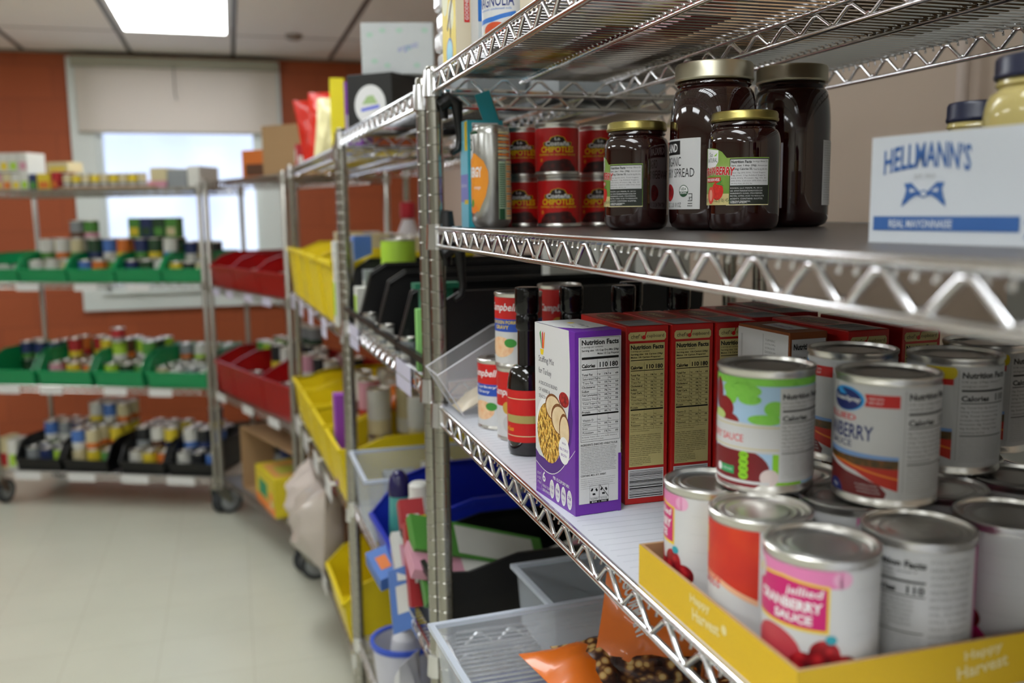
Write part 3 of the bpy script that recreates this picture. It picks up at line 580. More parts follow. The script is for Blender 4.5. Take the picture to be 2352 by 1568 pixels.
def green_label(t):
    P=Print(); wrap(P,M_('sky_print','A9C9E4',rough=.38)); GL2=ramp('leaf_picture',[(0,(.45,.78,.22)),(.55,(.52,.80,.30)),(1,(.30,.62,.14))],'NOISE',120)
    P.rect(-.115,.082,.115,LT,GL2,1); P.ell(-.020,.078,.017,.006,GL2,1); P.ell(-.012,.0715,.009,.004,GL2,1.2); P.ell(.007,.065,.008,.006,GL2,1); P.ell(.000,.0565,.013,.004,GL2,1); P.ell(-.028,.074,.006,.008,GL2,1.3)
    P.rect(.006,LB,.030,.052,LIME,.8)
    CB=ramp('cranberry_pair',[(0,(.62,.06,.10)),(1,(.45,.03,.07))],'NOISE',50)
    P.ell(-.044,.073,.006,.012,CB,2); P.ell(-.0345,.063,.0095,.0085,CB,2.3); P.ell(-.033,.054,.013,.006,CB,2.1); P.ell(-.043,.0565,.009,.0042,M_('pale_green_print','B8CC7A'),2.6)
    P.poly([(-.115,.033),(-.02,.0315),(.0105,.0305),(.0105,.0525),(-.02,.0535),(-.115,.055)],CANM,3); P.rect(-.06,.0505,.0105,.0513,TAN,3.3); P.rect(-.06,.0335,.0105,.0343,TAN,3.3)
    P.text('CRANBERRY SAUCE',-.075,.0385,.059,.0056,M_('coral_print','D8604A'),3.5,bold=.5)
    P.ell(-.027,.0175,.031,.018,ramp('cranberry_jelly',[(0,(.52,.08,.12)),(1,(.36,.04,.07))],'NOISE',30),2,n=32); P.ell(.004,.0125,.007,.0065,M_('white_pink_print','D8C8C4'),2.2); P.rect(-.06,LB,.004,.009,CANM,2.6)
    for k in range(4): P.ell(-.0155,.0285-.0052*k,.0038,.0032,LIME,3.6+.1*k); P.text(('110','0g','10mg','24g')[k],-.0178,.0280-.0052*k,.0045,.0016,INK,4.2,bold=1)
    P.rect(-.040,.0125,-.0235,.0185,M_('badge_green','2E9A5A'),3.6); P.ell(-.040,.0155,.0032,.0032,WHITE,3.8); P.text('NON GMO',-.035,.0145,.010,.002,WHITE,4)
    P.rect(.0105,.009,.055,.081,CANM,3); facts(P,.0125,.010,.040,.069,3.5,9); P.build('label',t,radius=rl,step=.003)
mk_can('cranberry sauce can with a green leaf and sky label, left of the upper row',.393,.630,T2,green_label)
BERRY=ramp('berry_picture',[(0,(.80,.18,.20)),(.45,(.60,.05,.10)),(1,(.22,.02,.06))],scale=150)
def pink_label(t,off=0):
    P=Print(); wrap(P,CANM); o=off
    P.rect(-.058+o,.0765,.0135+o,LT,PINK,1); P.ell(.0135+o,.0822,.006,.0055,M_('pale_pink_print','E2A6C4'),1); P.rect(-.058+o,.058,-.020+o,.0745,M_('pale_pink_print','E2A6C4'),1)
    P.poly([(-.056+o,.047),(.006+o,.047),(.006+o,.0775),(-.024+o,.0805),(-.056+o,.0775)],YEL,1.5); P.poly([(-.054+o,.049),(.0045+o,.049),(.0045+o,.0760),(-.024+o,.0788),(-.054+o,.0760)],MAG,2)
    P.ell(-.050+o,.078,.0085,.0085,CANM,2.4); P.ell(-.050+o,.077,.003,.003,YEL,2.8)
    P.text('jellied',-.022+o,.0675,.023,.0072,WHITE,2.6,bold=1,rot=.02,slant=.2); P.text('CRANBERRY',-.046+o,.0595,.048,.0070,WHITE,2.6,bold=2.2); P.text('SAUCE',-.030+o,.0515,.026,.0058,WHITE,2.6,bold=2.2)
    P.ell(-.030+o,.030,.020,.0155,ramp('jelly_slice',[(0,(.80,.30,.34)),(1,(.66,.14,.20))],'NOISE',40),1.5); P.poly([(-.058+o,LB),(-.058+o,.036),(-.02+o,.033),(.0+o,.030),(.018+o,.026),(.030+o,.014),(.034+o,LB)],MAG,1.3)
    P.ell(.004+o,.0335,.0095,.0095,BERRY,2.2); P.ell(.016+o,.0255,.009,.008,BERRY,2.4); P.ell(-.008+o,.0245,.010,.009,BERRY,2.6); P.ell(.008+o,.0190,.010,.010,BERRY,2.7); P.ell(.0075+o,.0435,.0035,.003,TEAL,2.9)
    for k in range(4): P.rect(.022+o,.074-.014*k,.058+o,.0743-.014*k,LGREY,1)
    P.rect(.075+o,.01,.112,.085,CANM,1.2); facts(P,.077+o,.012,.030,.07,2)
    P.build('label',t,radius=rl,step=.003)
c_p=mk_can('pink and white jellied cranberry can at the near left corner of the yellow tray',.3565,.501,T1,pink_label)
mk_can('pale cranberry can at the far left corner of the yellow tray',.3565,.648,T1,None,math.radians(-58),proto=c_p)
def orange_label(t):
    P=Print(); wrap(P,CANM); P.poly([(-.115,.052),(-.03,.048),(.0,.038),(.0,LT),(-.115,LT)],ramp('peach_picture',[(0,(.86,.30,.12)),(.5,(.80,.20,.12)),(1,(.72,.12,.12))],'NOISE',35),1); P.poly([(-.115,.048),(-.03,.044),(.0,.034),(.0,.038),(-.03,.048),(-.115,.052)],M_('peach_edge','E8B08A'),1.1)
    P.rect(-.115,.06,-.05,.08,YEL,1.4); P.text('sauce',-.052,.040,.022,.008,M_('coral_print','D8604A'),2,slant=.2)
    P.rect(.0,LB,.060,LT,CANM,1.5); facts(P,.003,.009,.040,.077,2,8); P.build('label',t,radius=rl,step=.003)
mk_can('can with an orange-red picture band, second from the near corner of the yellow tray',.3565,.5745,T1,orange_label)
def plain_label(t):
    P=Print(); wrap(P,CANM); facts(P,-.034,.010,.040,.074,2,8,'110'); P.lines(.009,.084,.030,.070,14,GREY,2,seed=21); 
    P.rect(.046,LB,.11,LT,M_('magenta_pale','B04A86'),1); P.build('label',t,radius=rl,step=.003)
c_pl=mk_can('white can showing only its nutrition table, front row of the yellow tray',.4355,.506,T1,plain_label)
mk_can('white can right of the nutrition table one, front row of the yellow tray',.5145,.508,T1,None,math.radians(-62),proto=c_p)
mk_can('can at the right end of the yellow tray front row, outside the frame',.5935,.508,T1,None,math.radians(-40),proto=c_p)
lids=['can in the middle row of the tray just behind the nutrition table one','can in the middle row of the tray, half under the blue-oval cranberry can','can at the right end of the middle row of the yellow tray']
for k,x in enumerate((.4355,.5145,.5935)): mk_can(lids[k],x,.5800,T1,None,math.radians(100+20*k),proto=c_p)
for k,x in enumerate((.4355,.5145,.5935)): mk_can('hidden-label can in the back row of the yellow tray, '+('left of centre','right of centre','at the right end')[k],x,.6485,T1,None,math.radians(120+30*k),proto=c_p)
# --- the yellow tray
YC=M_('yellow_board','DDB61E',rough=.55,nscale=20,noise=.03); t=thing('cardboard_tray','yellow cardboard tray holding the cranberry cans on the white-lined shelf','tray',(.3135,.4595,DC),0)
W,D,Hh,th=.3225,.2300,.0345,.0028
b=MB(); b.box(0,0,0,W,D,.0020,CARD)
def tab(x0,x1,hh): pass
for (a0,b0,a1,b1) in ((0,0,W,th),(0,D-th,W,D),(0,th,th,D-th),(W-th,th,W,D-th)):
    b.box(a0,b0,.0020,a1,b1,Hh,CARD)
b.build('tray_body',t)
P=Print(); P.rect(0,0,W,Hh,YC,0); WY_=mat('pale_yellow_ink',H('EBDCA0'),.5)
P.text('Happy',.123,.020,.030,.0085,WY_,1.5,bold=1.5,rot=.12); P.text('Harvest',.118,.0095,.040,.0090,WY_,1.5,bold=1.5,rot=.12); P.build('front_print',t)
P=Print(); P.rect(0,0,D,Hh,YC,0)
P.text('Happy',.092,.020,.030,.0085,WY_,1.5,bold=1.5,rot=.10); P.text('Harvest',.096,.0095,.040,.0090,WY_,1.5,bold=1.5,rot=.10); P.ell(.142,.0215,.0035,.0035,WY_,1.5); P.build('side_print',t,mx=LEFT(D))
# ---------------------------------------------------------------- jars on the middle shelf
JAM=mat('dark_jam_glass',(.125,.022,.02),.05,noise=.3,nscale=25,coat=.6,spec=.6); SILV=mat('pale_gold_lid',(.70,.68,.60),.38,1,.03); GOLD=mat('gold_lid',(.66,.61,.36),.34,1,.03)
def jar(t,r,h,lidr,lidh,neck,sh,m=None,lm=None,n=48,base=.012):
    """glass body with rounded shoulder and base, threaded neck, metal lid"""
    b=MB(); hb=h-lidh; prof=[(0,.004),(r*.6,.003),(r*.72,0),(r*.80,.0006),(r*.93,.004),(r*.985,base*.8),(r,base*1.6)]
    prof+=[(r,hb-sh)]
    for i in range(1,9):
        a=i/8*math.pi/2; prof.append((neck+(r-neck)*math.cos(a)**1.0, hb-sh+(sh-.008)*math.sin(a)))
    prof+=[(neck-.001,hb-.006),(neck+.0012,hb-.004),(neck,hb-.001),(neck,h-.003)]
    b.lathe(prof,m or JAM,n); b.build('glass',t)
    l=MB(); l.lathe([(neck,hb+.001),(lidr-.0008,hb),(lidr,hb+.0012),(lidr,hb+.003),(lidr-.0006,hb+.004),(lidr-.0006,h-.003),(lidr-.002,h-.0006),(lidr-.004,h),(lidr*.82,h-.0004),(lidr*.78,h-.0016),(0,h-.0016)],lm or GOLD,n); l.build('lid',t)
def pres_label(t,r):
    P=Print(); q=r+.0001; G1=ramp('green_meadow',[(0,(.20,.34,.10)),(.5,(.45,.60,.22)),(1,(.72,.78,.46))],'NOISE',28)
    pts=[(-.058,.028),(.0305,.028),(.0305,.0775),(-.016,.0775),(-.022,.084),(-.030,.0875),(-.040,.089),(-.058,.089)]
    P.poly([(-.058,.028),(-.016,.028),(-.016,.0775),(-.022,.084),(-.030,.0875),(-.040,.089),(-.058,.089)],G1,0); P.rect(-.016,.028,.0305,.0775,G1,0)
    P.rect(-.058,.028,-.013,.040,TAN,1); P.rect(-.016,.0275,.0305,.029,CRM,.6)
    P.poly([(-.050,.089),(-.027,.086),(-.027,.074),(-.031,.069),(-.040,.067),(-.050,.069)],WHITE,1.2)
    P.text('So',-.043,.0795,.007,.0048,DGRN,2); P.text('NATURAL',-.0475,.0735,.0195,.0046,DGRN,2); P.poly([(-.034,.080),(-.028,.0835),(-.030,.080)],LIME,2)
    P.text('STRAWBERRY',-.056,.0585,.048,.0088,RED,2.4,bold=2,slant=.15,arc=.0015); P.text('STRAWBERRY',-.0562,.0583,.0484,.0092,WHITE,2,bold=4,slant=.15,arc=.0015)
    P.rect(-.050,.0525,-.023,.0575,RED,2); P.text('PRESERVES',-.0485,.0535,.024,.003,WHITE,2.5,bold=1)
    SB=ramp('strawberry_picture',[(0,(.90,.60,.30)),(.12,(.85,.18,.12)),(1,(.78,.08,.06))],scale=330)
    P.ell(-.028,.0430,.0085,.0098,SB,2.2); P.ell(-.0385,.0385,.0062,.0092,M_('strawberry_cut','E04A3A'),2.6); P.ell(-.0385,.0385,.0032,.0062,M_('strawberry_heart','F0A08A'),2.9)
    P.poly([(-.030,.0505),(-.021,.0545),(-.0235,.0505),(-.018,.048),(-.026,.0495)],GRN,2.8)
    P.text('NET WT. 16 OZ (1 lb) 454g',-.052,.0300,.042,.0052,DGRN,2.2)
    P.rect(-.0125,.0285,.0300,.0765,M_('deep_green_black','252A22'),1); P.rect(-.0118,.0485,.0292,.0755,CANM,1.5)
    P.text('Nutrition Facts',-.0108,.0715,.021,.003,INK,2,bold=2); P.text('Servings: About 23,',.0112,.0717,.017,.0024,INK,2)
    P.text('Serv. size: 1 tbsp. (20g),',-.0108,.0677,.0265,.0024,INK,2,bold=1.2); P.text('Amount per',.0167,.0677,.0115,.002,INK,2)
    P.text('serving: Calories 50,',-.0108,.0637,.022,.003,INK,2,bold=1.2); P.text('Total Fat 0g (0% DV),',.012,.0637,.016,.0022,INK,2)
    P.lines(-.0108,.0628,.039,.0140,5,INK,2,seed=31,words='Sat. Fat 0g (0% DV), Trans Fat 0g, Cholest. 0mg (0% DV), Sodium 0mg (0% DV), Total Carb. 14g (5% DV), Fiber 0g (0% DV), Total Sugars 13g (Incl. 11g Added Sugars, 22% DV), Protein 0g, Vit. D (0% DV), Calcium (0% DV), Iron (0% DV), Potas. (0% DV).'.split())
    P.lines(-.0115,.0468,.036,.0165,6,WHITE,2,seed=32,words='INGREDIENTS: SUGAR, STRAWBERRIES, PECTIN, CITRIC ACID TO REGULATE ACIDITY. CONTAINS: SULFITES. DISTRIBUTED BY: TRANSNATIONAL FOODS, LLC MIAMI, FL 33131 USA. WWW.TRANSNATIONALFOODS.COM'.split()); P.text('PRODUCT OF EGYPT.',-.0115,.0295,.018,.0018,WHITE,2,bold=1)
    P.build('label',t,radius=q,step=.0025)
def pres(label,x,y,rot,proto=None):
    if proto: return dup(proto,(x,y,DB),facing(x,y)+rot,label)
    t=thing('preserves_jar',label,'jar',(x,y,DB),facing(x,y)+rot,'strawberry preserves jars'); jar(t,.0388,.1275,.0362,.0110,.0335,.024); pres_label(t,.0388); return t
j1=pres('small jar of dark strawberry preserves with a gold lid, left of the tall jars',.474,1.058,math.radians(-34))
pres('small jar of dark strawberry preserves with a gold lid, in front of the tall jars',.542,.925,math.radians(-3),j1)
def spread(label,x,y,r,h,rot,kind):
    t=thing('fruit_spread_jar',label,'jar',(x,y,DB),facing(x,y)+rot,'tall fruit spread jars'); jar(t,r,h,r*.905,.0205,r*.83,.062,lm=SILV,n=56)
    P=Print(); q=r+.0001
    if kind:
        P.rect(-.150,.024,-.0125,.103,CANM,0); P.rect(-.090,.0855,-.0395,.101,INK,1); P.text('KIRKLAND',-.088,.0885,.044,.0095,WHITE,2,bold=1)
        P.text('ORGANIC',-.072,.0725,.034,.0105,INK,1); P.text('STRAWBERRY SPREAD',-.108,.0600,.0885,.0100,INK,1)
        P.ring(-.0335,.0445,.0068,.0008,DGRN,1.6); P.ell(-.0335,.0445,.0062,.0062,WHITE,1); P.poly([(-.0335+.0062*math.cos(a),.0440+.0062*math.sin(a)) for a in [math.pi+math.pi*i/12 for i in range(13)]],DGRN,1.4); P.text('USDA',-.0375,.0452,.008,.0032,DGRN,1.8,bold=1); P.text('ORGANIC',-.0385,.0412,.010,.0025,WHITE,1.9,bold=1)
        for a in ((-.0272,.0300,-.0215,.0308),(-.0272,.0330,-.0215,.0338),(-.0222,.0330,-.0215,.0415),(-.0260,.0370,-.0215,.0376),(-.0266,.0408,-.0222,.0416)): P.rect(*a,INK,1.4)
        P.text('K',-.0256,.0345,.0022,.0022,INK,1.6,bold=1); P.text('PAREVE',-.0278,.0268,.0065,.0018,INK,1.4)
        P.text('NET WT 42 OZ  2 LB 10 OZ',-.090,.0265,.053,.0050,INK,1.4)
        P.ell(-.063,.043,.012,.010,BERRY,1.2)
    else:
        P.rect(-.120,.024,-.0100,.103,M_('label_reverse','9A9498',rough=.5),0); P.text('SPREAD',-.050,.066,.036,.012,INK,1); P.text('42 OZ',-.040,.028,.024,.010,INK,1)
        P.rect(.0435,.027,.110,.106,CANM,0); P.lines(.046,.104,.05,.072,24,GREY,1,seed=33)
    P.build('label',t,radius=q,step=.003)
spread('tall dark fruit spread jar with a black and white label, left of the pair',.541,.993,.0495,.1880,math.radians(-1),True)
spread('tall jar of dark fruit spread, right of the tall pair, label edges turned away',.687,1.060,.0488,.1985,math.radians(2),False)
# ---------------------------------------------------------------- chipotle cans, energy can, cartons
CHR,CHH=.0336,.0765
t=thing('chipotle_can','','food can',(0,0,0),0,'red chipotle cans'); can_body(CHR,CHH,t,n=32)
P=Print(); q=CHR-.0009; REDL=M_('bright_red_print','CE1A1C',rough=.35); wrap(P,REDL,q,.0055,.0685)
for o in (-.105,0,.105*0+.1056):
    P.poly([(o-.022,.0475),(o-.014,.0480),(o-.010,.0545),(o,.0570),(o+.010,.0545),(o+.014,.0480),(o+.022,.0475),(o+.022,.0425),(o+.016,.0400),(o-.016,.0400),(o-.022,.0425)],YEL,1)
    P.poly([(o-.021,.0470),(o-.013,.0475),(o-.009,.0540),(o,.0562),(o+.009,.0540),(o+.013,.0475),(o+.021,.0470),(o+.021,.0430),(o+.0155,.0407),(o-.0155,.0407),(o-.021,.0430)],M_('logo_black','2A1A14'),1.5)
    P.text('La',o-.004,.0500,.008,.0045,WHITE,2,bold=1); P.text('Costeña',o-.0185,.0420,.037,.0070,WHITE,2,bold=2)
    P.text('CHIPOTLES',o-.026,.0325,.052,.0088,M_('bright_yellow','F6DC00'),2,bold=1); P.text('PEPPERS IN ADOBO SAUCE',o-.030,.0280,.060,.0027,YEL,2,bold=1)
    PEP=ramp('chipotle_picture',[(0,(.42,.12,.10)),(.5,(.26,.08,.07)),(1,(.12,.04,.04))],scale=120)
    P.ell(o,.005,.031,.0165,PEP,1,n=24,a0=0,a1=math.pi); P.ell(o-.012,.0150,.012,.006,PEP,1.3); P.ell(o+.010,.0170,.012,.006,PEP,1.5); P.ell(o-.026,.0215,.0025,.003,ORG,1.6)
P.build('label',t,radius=q,step=.003)
ch=[(.482,1.362,'middle column',0),(.452,1.445,'left column behind',-12),(.561,1.392,'right column',0)]
k=0
for x,y,s,a in ch:
    for lv in (0,1):
        L='red chipotle can, '+('upper' if lv else 'lower')+' one of the '+s+' beside the jam jars'; rz=facing(x,y)+math.radians(a+(2 if lv else -2)); z=DB+lv*(CHH+.0003); xx=x-(.003 if lv and s=='middle column' else 0)
        if k==0: t.location=(xx,y,z); t.rotation_euler=(0,0,rz); t['label']=L; chp=t
        else: dup(chp,(xx,y,z),rz,L)
        k+=1
t=thing('energy_drink_can','slim silver energy drink can with an orange shape, near the post','drink can',(.3745,1.360,DB),facing(.3745,1.36),None)
b=MB(); r=.0292; h=.1485; b.lathe([(0,.004),(r*.7,.003),(r*.78,0),(r*.86,.002),(r,.010),(r,h-.014),(r*.96,h-.008),(r*.90,h-.003),(r*.92,h-.0008),(r*.90,h),(r*.87,h-.001),(r*.86,h-.005),(0,h-.005)],mat('brushed_can',(.78,.78,.77),.24,1,.04),40); b.build('can_body',t)
P=Print(); OC=M_('orange_flavour','E5912A',rough=.35)
P.poly([(-.050,.040),(-.020,.0230),(-.008,.046),(-.0035,.066),(-.004,.082),(-.011,.097),(-.026,.108),(-.050,.110)],OC,0); P.ell(-.032,.028,.010,.007,ORG,.5); P.ell(-.034,.036,.004,.006,GRN,1)
P.text('ENERGY',-.046,.0735,.032,.0150,WHITE,2,bold=2); P.text('orange',-.030,.055,.014,.005,WHITE,2)
P.ell(-.040,.120,.011,.020,CANM,.4); P.text('S',-.043,.112,.010,.018,DGRN,1.5,bold=1); P.rect(-.040,.136,-.022,.140,DGRN,1)
for i in range(9): P.rect(.0115,.100+.0045*i,.0340,.1025+.0045*i,ORG if i%2 else CRM,1)
P.rect(.0115,.012,.0235,.096,M_('pale_green_grid','A8BCA0'),.5); 
for i in range(20): P.rect(.0125,.030+.0032*i,.0230,.0318+.0032*i,DGRN,1)
P.rect(.0120,.012,.0220,.028,DGRN,1.2); P.rect(.0245,.012,.045,.097,CRM,.6)
for i in range(22): P.rect(.0255,.016+.0036*i,.041,.0178+.0036*i,ORG if i%3 else GREY,1)
P.build('label',t,radius=r+.0001,step=.003)
t=thing('open_carton','pale blue carton with its top flap standing open, behind the slim can','food carton',(.350,1.402,DB),0,None)
w,d,h=.056,.046,.161; MB().box(0,0,0,w,d,h,TEAL).build('carton',t,bevel=.0006)
P=Print(); P.rect(w*.13,h*.1,w*.86,h*.975,CANM,1); P.text('Nutrition Facts',w*.17,h*.935,w*.64,.0042,INK,2,bold=2); P.lines(w*.17,h*.925,w*.64,h*.06,3,GREY,2,seed=40); P.rect(w*.17,h*.845,w*.82,h*.855,INK,2); P.text('Calories',w*.17,h*.80,w*.3,.004,INK,2,bold=1); P.text('60',w*.68,h*.80,w*.12,.005,INK,2,bold=1); P.build('facts_panel',t)
P=Print(); P.rect(0,h*.5,d,h,CYAN,0); P.rect(0,h*.24,d,h*.5,M_('lilac_print','8A8AD0'),0); P.rect(0,0,d,h*.24,CYAN,0); P.rect(d*.62,h*.72,d*.98,h*.99,YEL,1); P.rect(d*.5,h*.22,d,h*.26,YEL,1); P.text('drink mix',d*.1,h*.38,d*.7,.006,WHITE,1); P.build('side_panel',t,mx=LEFT(d))
mx=Matrix.Translation((.046,d*.3,h))@Matrix.Rotation(math.radians(-19),4,'Y')
f=MB(); f.box(-.0185,-.008,-.002,.006,-.0072,.046,TEAL,mx=mx); f.box(-.0185,-.0072,-.002,.006,-.0064,.046,CARD,mx=mx); f.box(.0055,-.008,0,.007,.012,.040,CARD,mx=mx); f.build('top_flap',t)
t=thing('small_carton','small dark red carton standing behind the slim silver can','food carton',(.402,1.425,DB),0,None)
MB().box(0,0,0,.046,.03,.066,M_('deep_red_carton','8E1A20')).build('carton',t,bevel=.0006); MB().box(.018,.008,.066,.036,.024,.078,M_('berry_pale','C8A0A0')).build('top_knob',t,bevel=.002)
P=Print(); P.rect(.014,.034,.043,.062,M_('dusty_rose','C07A7A'),1); P.lines(.016,.060,.025,.024,7,INK,2,seed=44,fill=.4); P.build('panel',t)
t=thing('red_carton','red and white carton glimpsed between the small jar and the tall jars','food carton',(.548,1.165,DB),0,None)
MB().box(0,0,0,.050,.03,.112,CANM).build('carton',t,bevel=.0006); P=Print(); P.rect(0,.100,.05,.112,RED,1); P.build('red_band',t)
# ---------------------------------------------------------------- mayonnaise case with jars
A=Vector((.428,.560)); Bv=Vector((.4495,.430)); rz=math.atan2(Bv.y-A.y,Bv.x-A.x)
t=thing('mayonnaise_case','white cardboard case with blue bow and lettering holding mayonnaise jars','cardboard case',(A.x,A.y,DB),rz,None)
CW=mat('white_board',(.78,.80,.82),.6,noise=.03,nscale=15); BI=M_('bow_blue','35609E',rough=.5); W,D,h=.30,.22,.0715; th=.003
b=MB(); b.box(0,0,0,W,D,.003,CW)
for q in ((0,0,W,th),(0,D-th,W,D),(0,th,th,D-th),(W-th,th,W,D-th)): b.box(q[0],q[1],.003,q[2],q[3],h,CW)
b.build('case',t)
P=Print(); s=.1325/356
def U(x): return (x-1998)*s
P.text('HELLMANN’S',U(2028),.0455,.0680,.0165,BI,1,bold=1.2,arc=.004); P.text('EST. 1913',U(2098),.0425,.0155,.0026,GREY,1)
cx,cy=U(2118),.0325
for sg in (-1,1):
    P.poly([(cx+sg*.003,cy+.0015),(cx+sg*.010,cy+.0075),(cx+sg*.016,cy+.0070),(cx+sg*.014,cy+.0030),(cx+sg*.0165,cy-.0055),(cx+sg*.0115,cy-.0040),(cx+sg*.006,cy-.0010),(cx+sg*.003,cy-.0015)],BI,1); P.poly([(cx+sg*.006,cy+.002),(cx+sg*.011,cy+.004),(cx+sg*.011,cy+.001)],CW,1.4)
    P.poly([(cx+sg*.008,cy-.001),(cx+sg*.0165,cy-.0035),(cx+sg*.0175,cy-.0085),(cx+sg*.013,cy-.0055)],BI,1.2)
P.ell(cx,cy,.0033,.0026,BI,1.3); P.ell(cx,cy,.0022,.0016,CW,1.6)
P.rect(U(2008),.0085,U(2305),.0180,BI,1); P.text('REAL MAYONNAISE',U(2045),.0105,.050,.0052,CW,1.6,bold=1)
for k in (0,1): P.poly([(U(2312),.004+.010*k),(U(2330),.0175+.003*k),(U(2390),.0260-.009*k),(U(2390),.0170-.009*k),(U(2345),.0135-.002*k)],BI,1)
P.ell(U(2350),.022,.009,.007,BI,1.2)
P.build('front_print',t)
MAYO=mat('mayonnaise_glass',(.72,.66,.42),.12,noise=.1,nscale=12,coat=.4); NAVL=mat('navy_lid',(.10,.12,.22),.3)
def mayo(label,x,y,r,h):
    t=thing('mayonnaise_jar',label,'jar',(x,y,DB+.0032),0,'mayonnaise jars'); jar(t,r,h,r*.86,.016,r*.80,.028,m=MAYO,lm=NAVL,n=36)
mayo('smaller mayonnaise jar with a navy lid standing in the blue and white case',.590,.640,.0285,.1045)
mayo('larger mayonnaise jar at the right frame edge in the blue and white case',.548,.532,.040,.124)
mayo('mayonnaise jar in the case beyond the right frame edge',.56,.435,.040,.122)
# ---------------------------------------------------------------- gravy cans, bottles, acrylic bin on the lower shelf
GR_,GH=.0330,.1010
def soup(kind,t):
    P=Print(); q=GR_-.0009; wrap(P,CANM,q,.006,.095); P.rect(-math.pi*q,.066 if kind else .048,math.pi*q,.095,RED,1)
    for o in (0,-.104):
        P.text('Campbell’s',o-.030,.074 if kind else .060,.056,.0135,WHITE,2,bold=1,slant=.25)
        if kind:
            P.poly([(o-.045,.053),(o-.03,.049),(o+.03,.049),(o+.045,.053),(o+.045,.066),(o-.045,.066)],M_('cobalt_print','2A50B0'),1.4); P.text('CHICKEN PORK' if kind==1 else 'Turkey',o-.022,.0595,.043,.0045,YEL if kind==1 else WHITE,2,bold=1); P.text('GRAVY' if kind==1 else 'Gravy',o-.014,.0525,.024,.0050,YEL if kind==1 else WHITE,2,bold=1)
            P.ell(o-.005,.028,.022,.014,ramp('gravy_picture',[(0,(.90,.55,.30)),(.5,(.92,.78,.62)),(1,(.82,.40,.16))],'NOISE',80),1.4); P.ell(o+.012,.034,.009,.006,GRN,1.8)
        else: P.ell(o+.004,.046,.0085,.0085,M_('seal_gold','C8A040'),2); P.poly([(o+.01,.066),(o+.05,.066),(o+.05,.040),(o+.01,.050)],M_('cobalt_print','2A50B0'),1.5); P.ell(o+.01,.024,.014,.013,LGREY,1.5)
    P.build('label',t,radius=q,step=.004)
def gravy(label,x,y,z,kind,rot,proto=None):
    if proto: return dup(proto,(x,y,z),facing(x,y)+math.radians(rot),label)
    t=thing('gravy_can',label,'food can',(x,y,z),facing(x,y)+math.radians(rot),'gravy cans'); can_body(GR_,GH,t,n=32); soup(kind,t); return t
gA=gravy('red and white gravy can, lower one of the stack left of the dark bottle',.372,1.215,DC,0,-40)
gB=gravy('chicken gravy can with a blue band, top of the stack left of the bottle',.3705,1.215,DC+GH+.0003,1,-42)
gC=gravy('single turkey gravy can at the left end of the gravy cans',.364,1.290,DC,2,-45)
gravy('gravy can of the stack behind the dark bottles, the upper one',.465,1.315,DC+GH+.0003,0,-10,gA)
gravy('gravy can of the stack behind the dark bottles, the lower one',.465,1.315,DC,0,-10,gA)
BOT=mat('dark_bottle_glass',(.045,.035,.035),.06,noise=0,coat=.7); CAPB=mat('black_cap_film',(.05,.05,.055),.16,noise=.1,nscale=90,bump=.6)
t=thing('sauce_bottle','','bottle',(0,0,DC),0,'dark sauce bottles')
b=MB(); r=.0265; b.lathe([(0,.003),(r*.7,.002),(r*.8,0),(r*.94,.002),(r,.008),(r,.086)]+[(.0130+(r-.0130)*math.cos(a)**.8,.086+.030*math.sin(a)) for a in [math.pi/2*i/7 for i in range(1,8)]]+[(.0128,.135),(.0124,.185)],BOT,36); b.build('glass',t)
b=MB(); b.lathe([(.0125,.160),(.0146,.163),(.0146,.178),(.0134,.181),(.0154,.184),(.0157,.2115),(.0148,.2145),(.0130,.2150),(0,.2145)],CAPB,24); b.build('cap',t)
P=Print(); q=r+.0001; P.rect(-math.pi*q,.019,math.pi*q,.086,RED,0); P.rect(-.034,.0745,.010,.0755,CRM,1); P.rect(-.034,.0265,.010,.0275,CRM,1); P.poly([(-.034,.054),(.010,.0535),(.010,.0435),(-.034,.044)],M_('khaki_print','A89A5A'),1.2)
P.rect(.0105,.020,.040,.084,DRED,1.1); P.rect(.0115,.060,.036,.0825,CANM,1.5); P.text('Nutrition Facts',.0125,.0785,.020,.003,INK,2,bold=2); P.lines(.0125,.0775,.022,.016,6,INK,2,seed=51); P.lines(.0125,.057,.022,.034,14,M_('pale_rose_ink','C89090'),2,seed=52)
P.text('Soy Sauce',-.036,.031,.016,.008,YEL,2); P.build('label',t,radius=q,step=.003)
bs=[(.3560,1.130,'black-capped sauce bottle with a red label, left of the purple carton'),(.414,1.125,'black-capped sauce bottle directly behind the purple carton'),(.478,1.105,'black-capped sauce bottle behind the first red carton, front of a close pair'),(.512,1.158,'black-capped sauce bottle at the back of a close pair behind the red cartons'),(.556,1.105,'rightmost black-capped sauce bottle behind the red cartons')]
t.location=(bs[0][0],bs[0][1],DC); t.rotation_euler=(0,0,facing(*bs[0][:2])); t['label']=bs[0][2]
for x,y,l in bs[1:]: dup(t,(x,y,DC),facing(x,y)-.3,l)
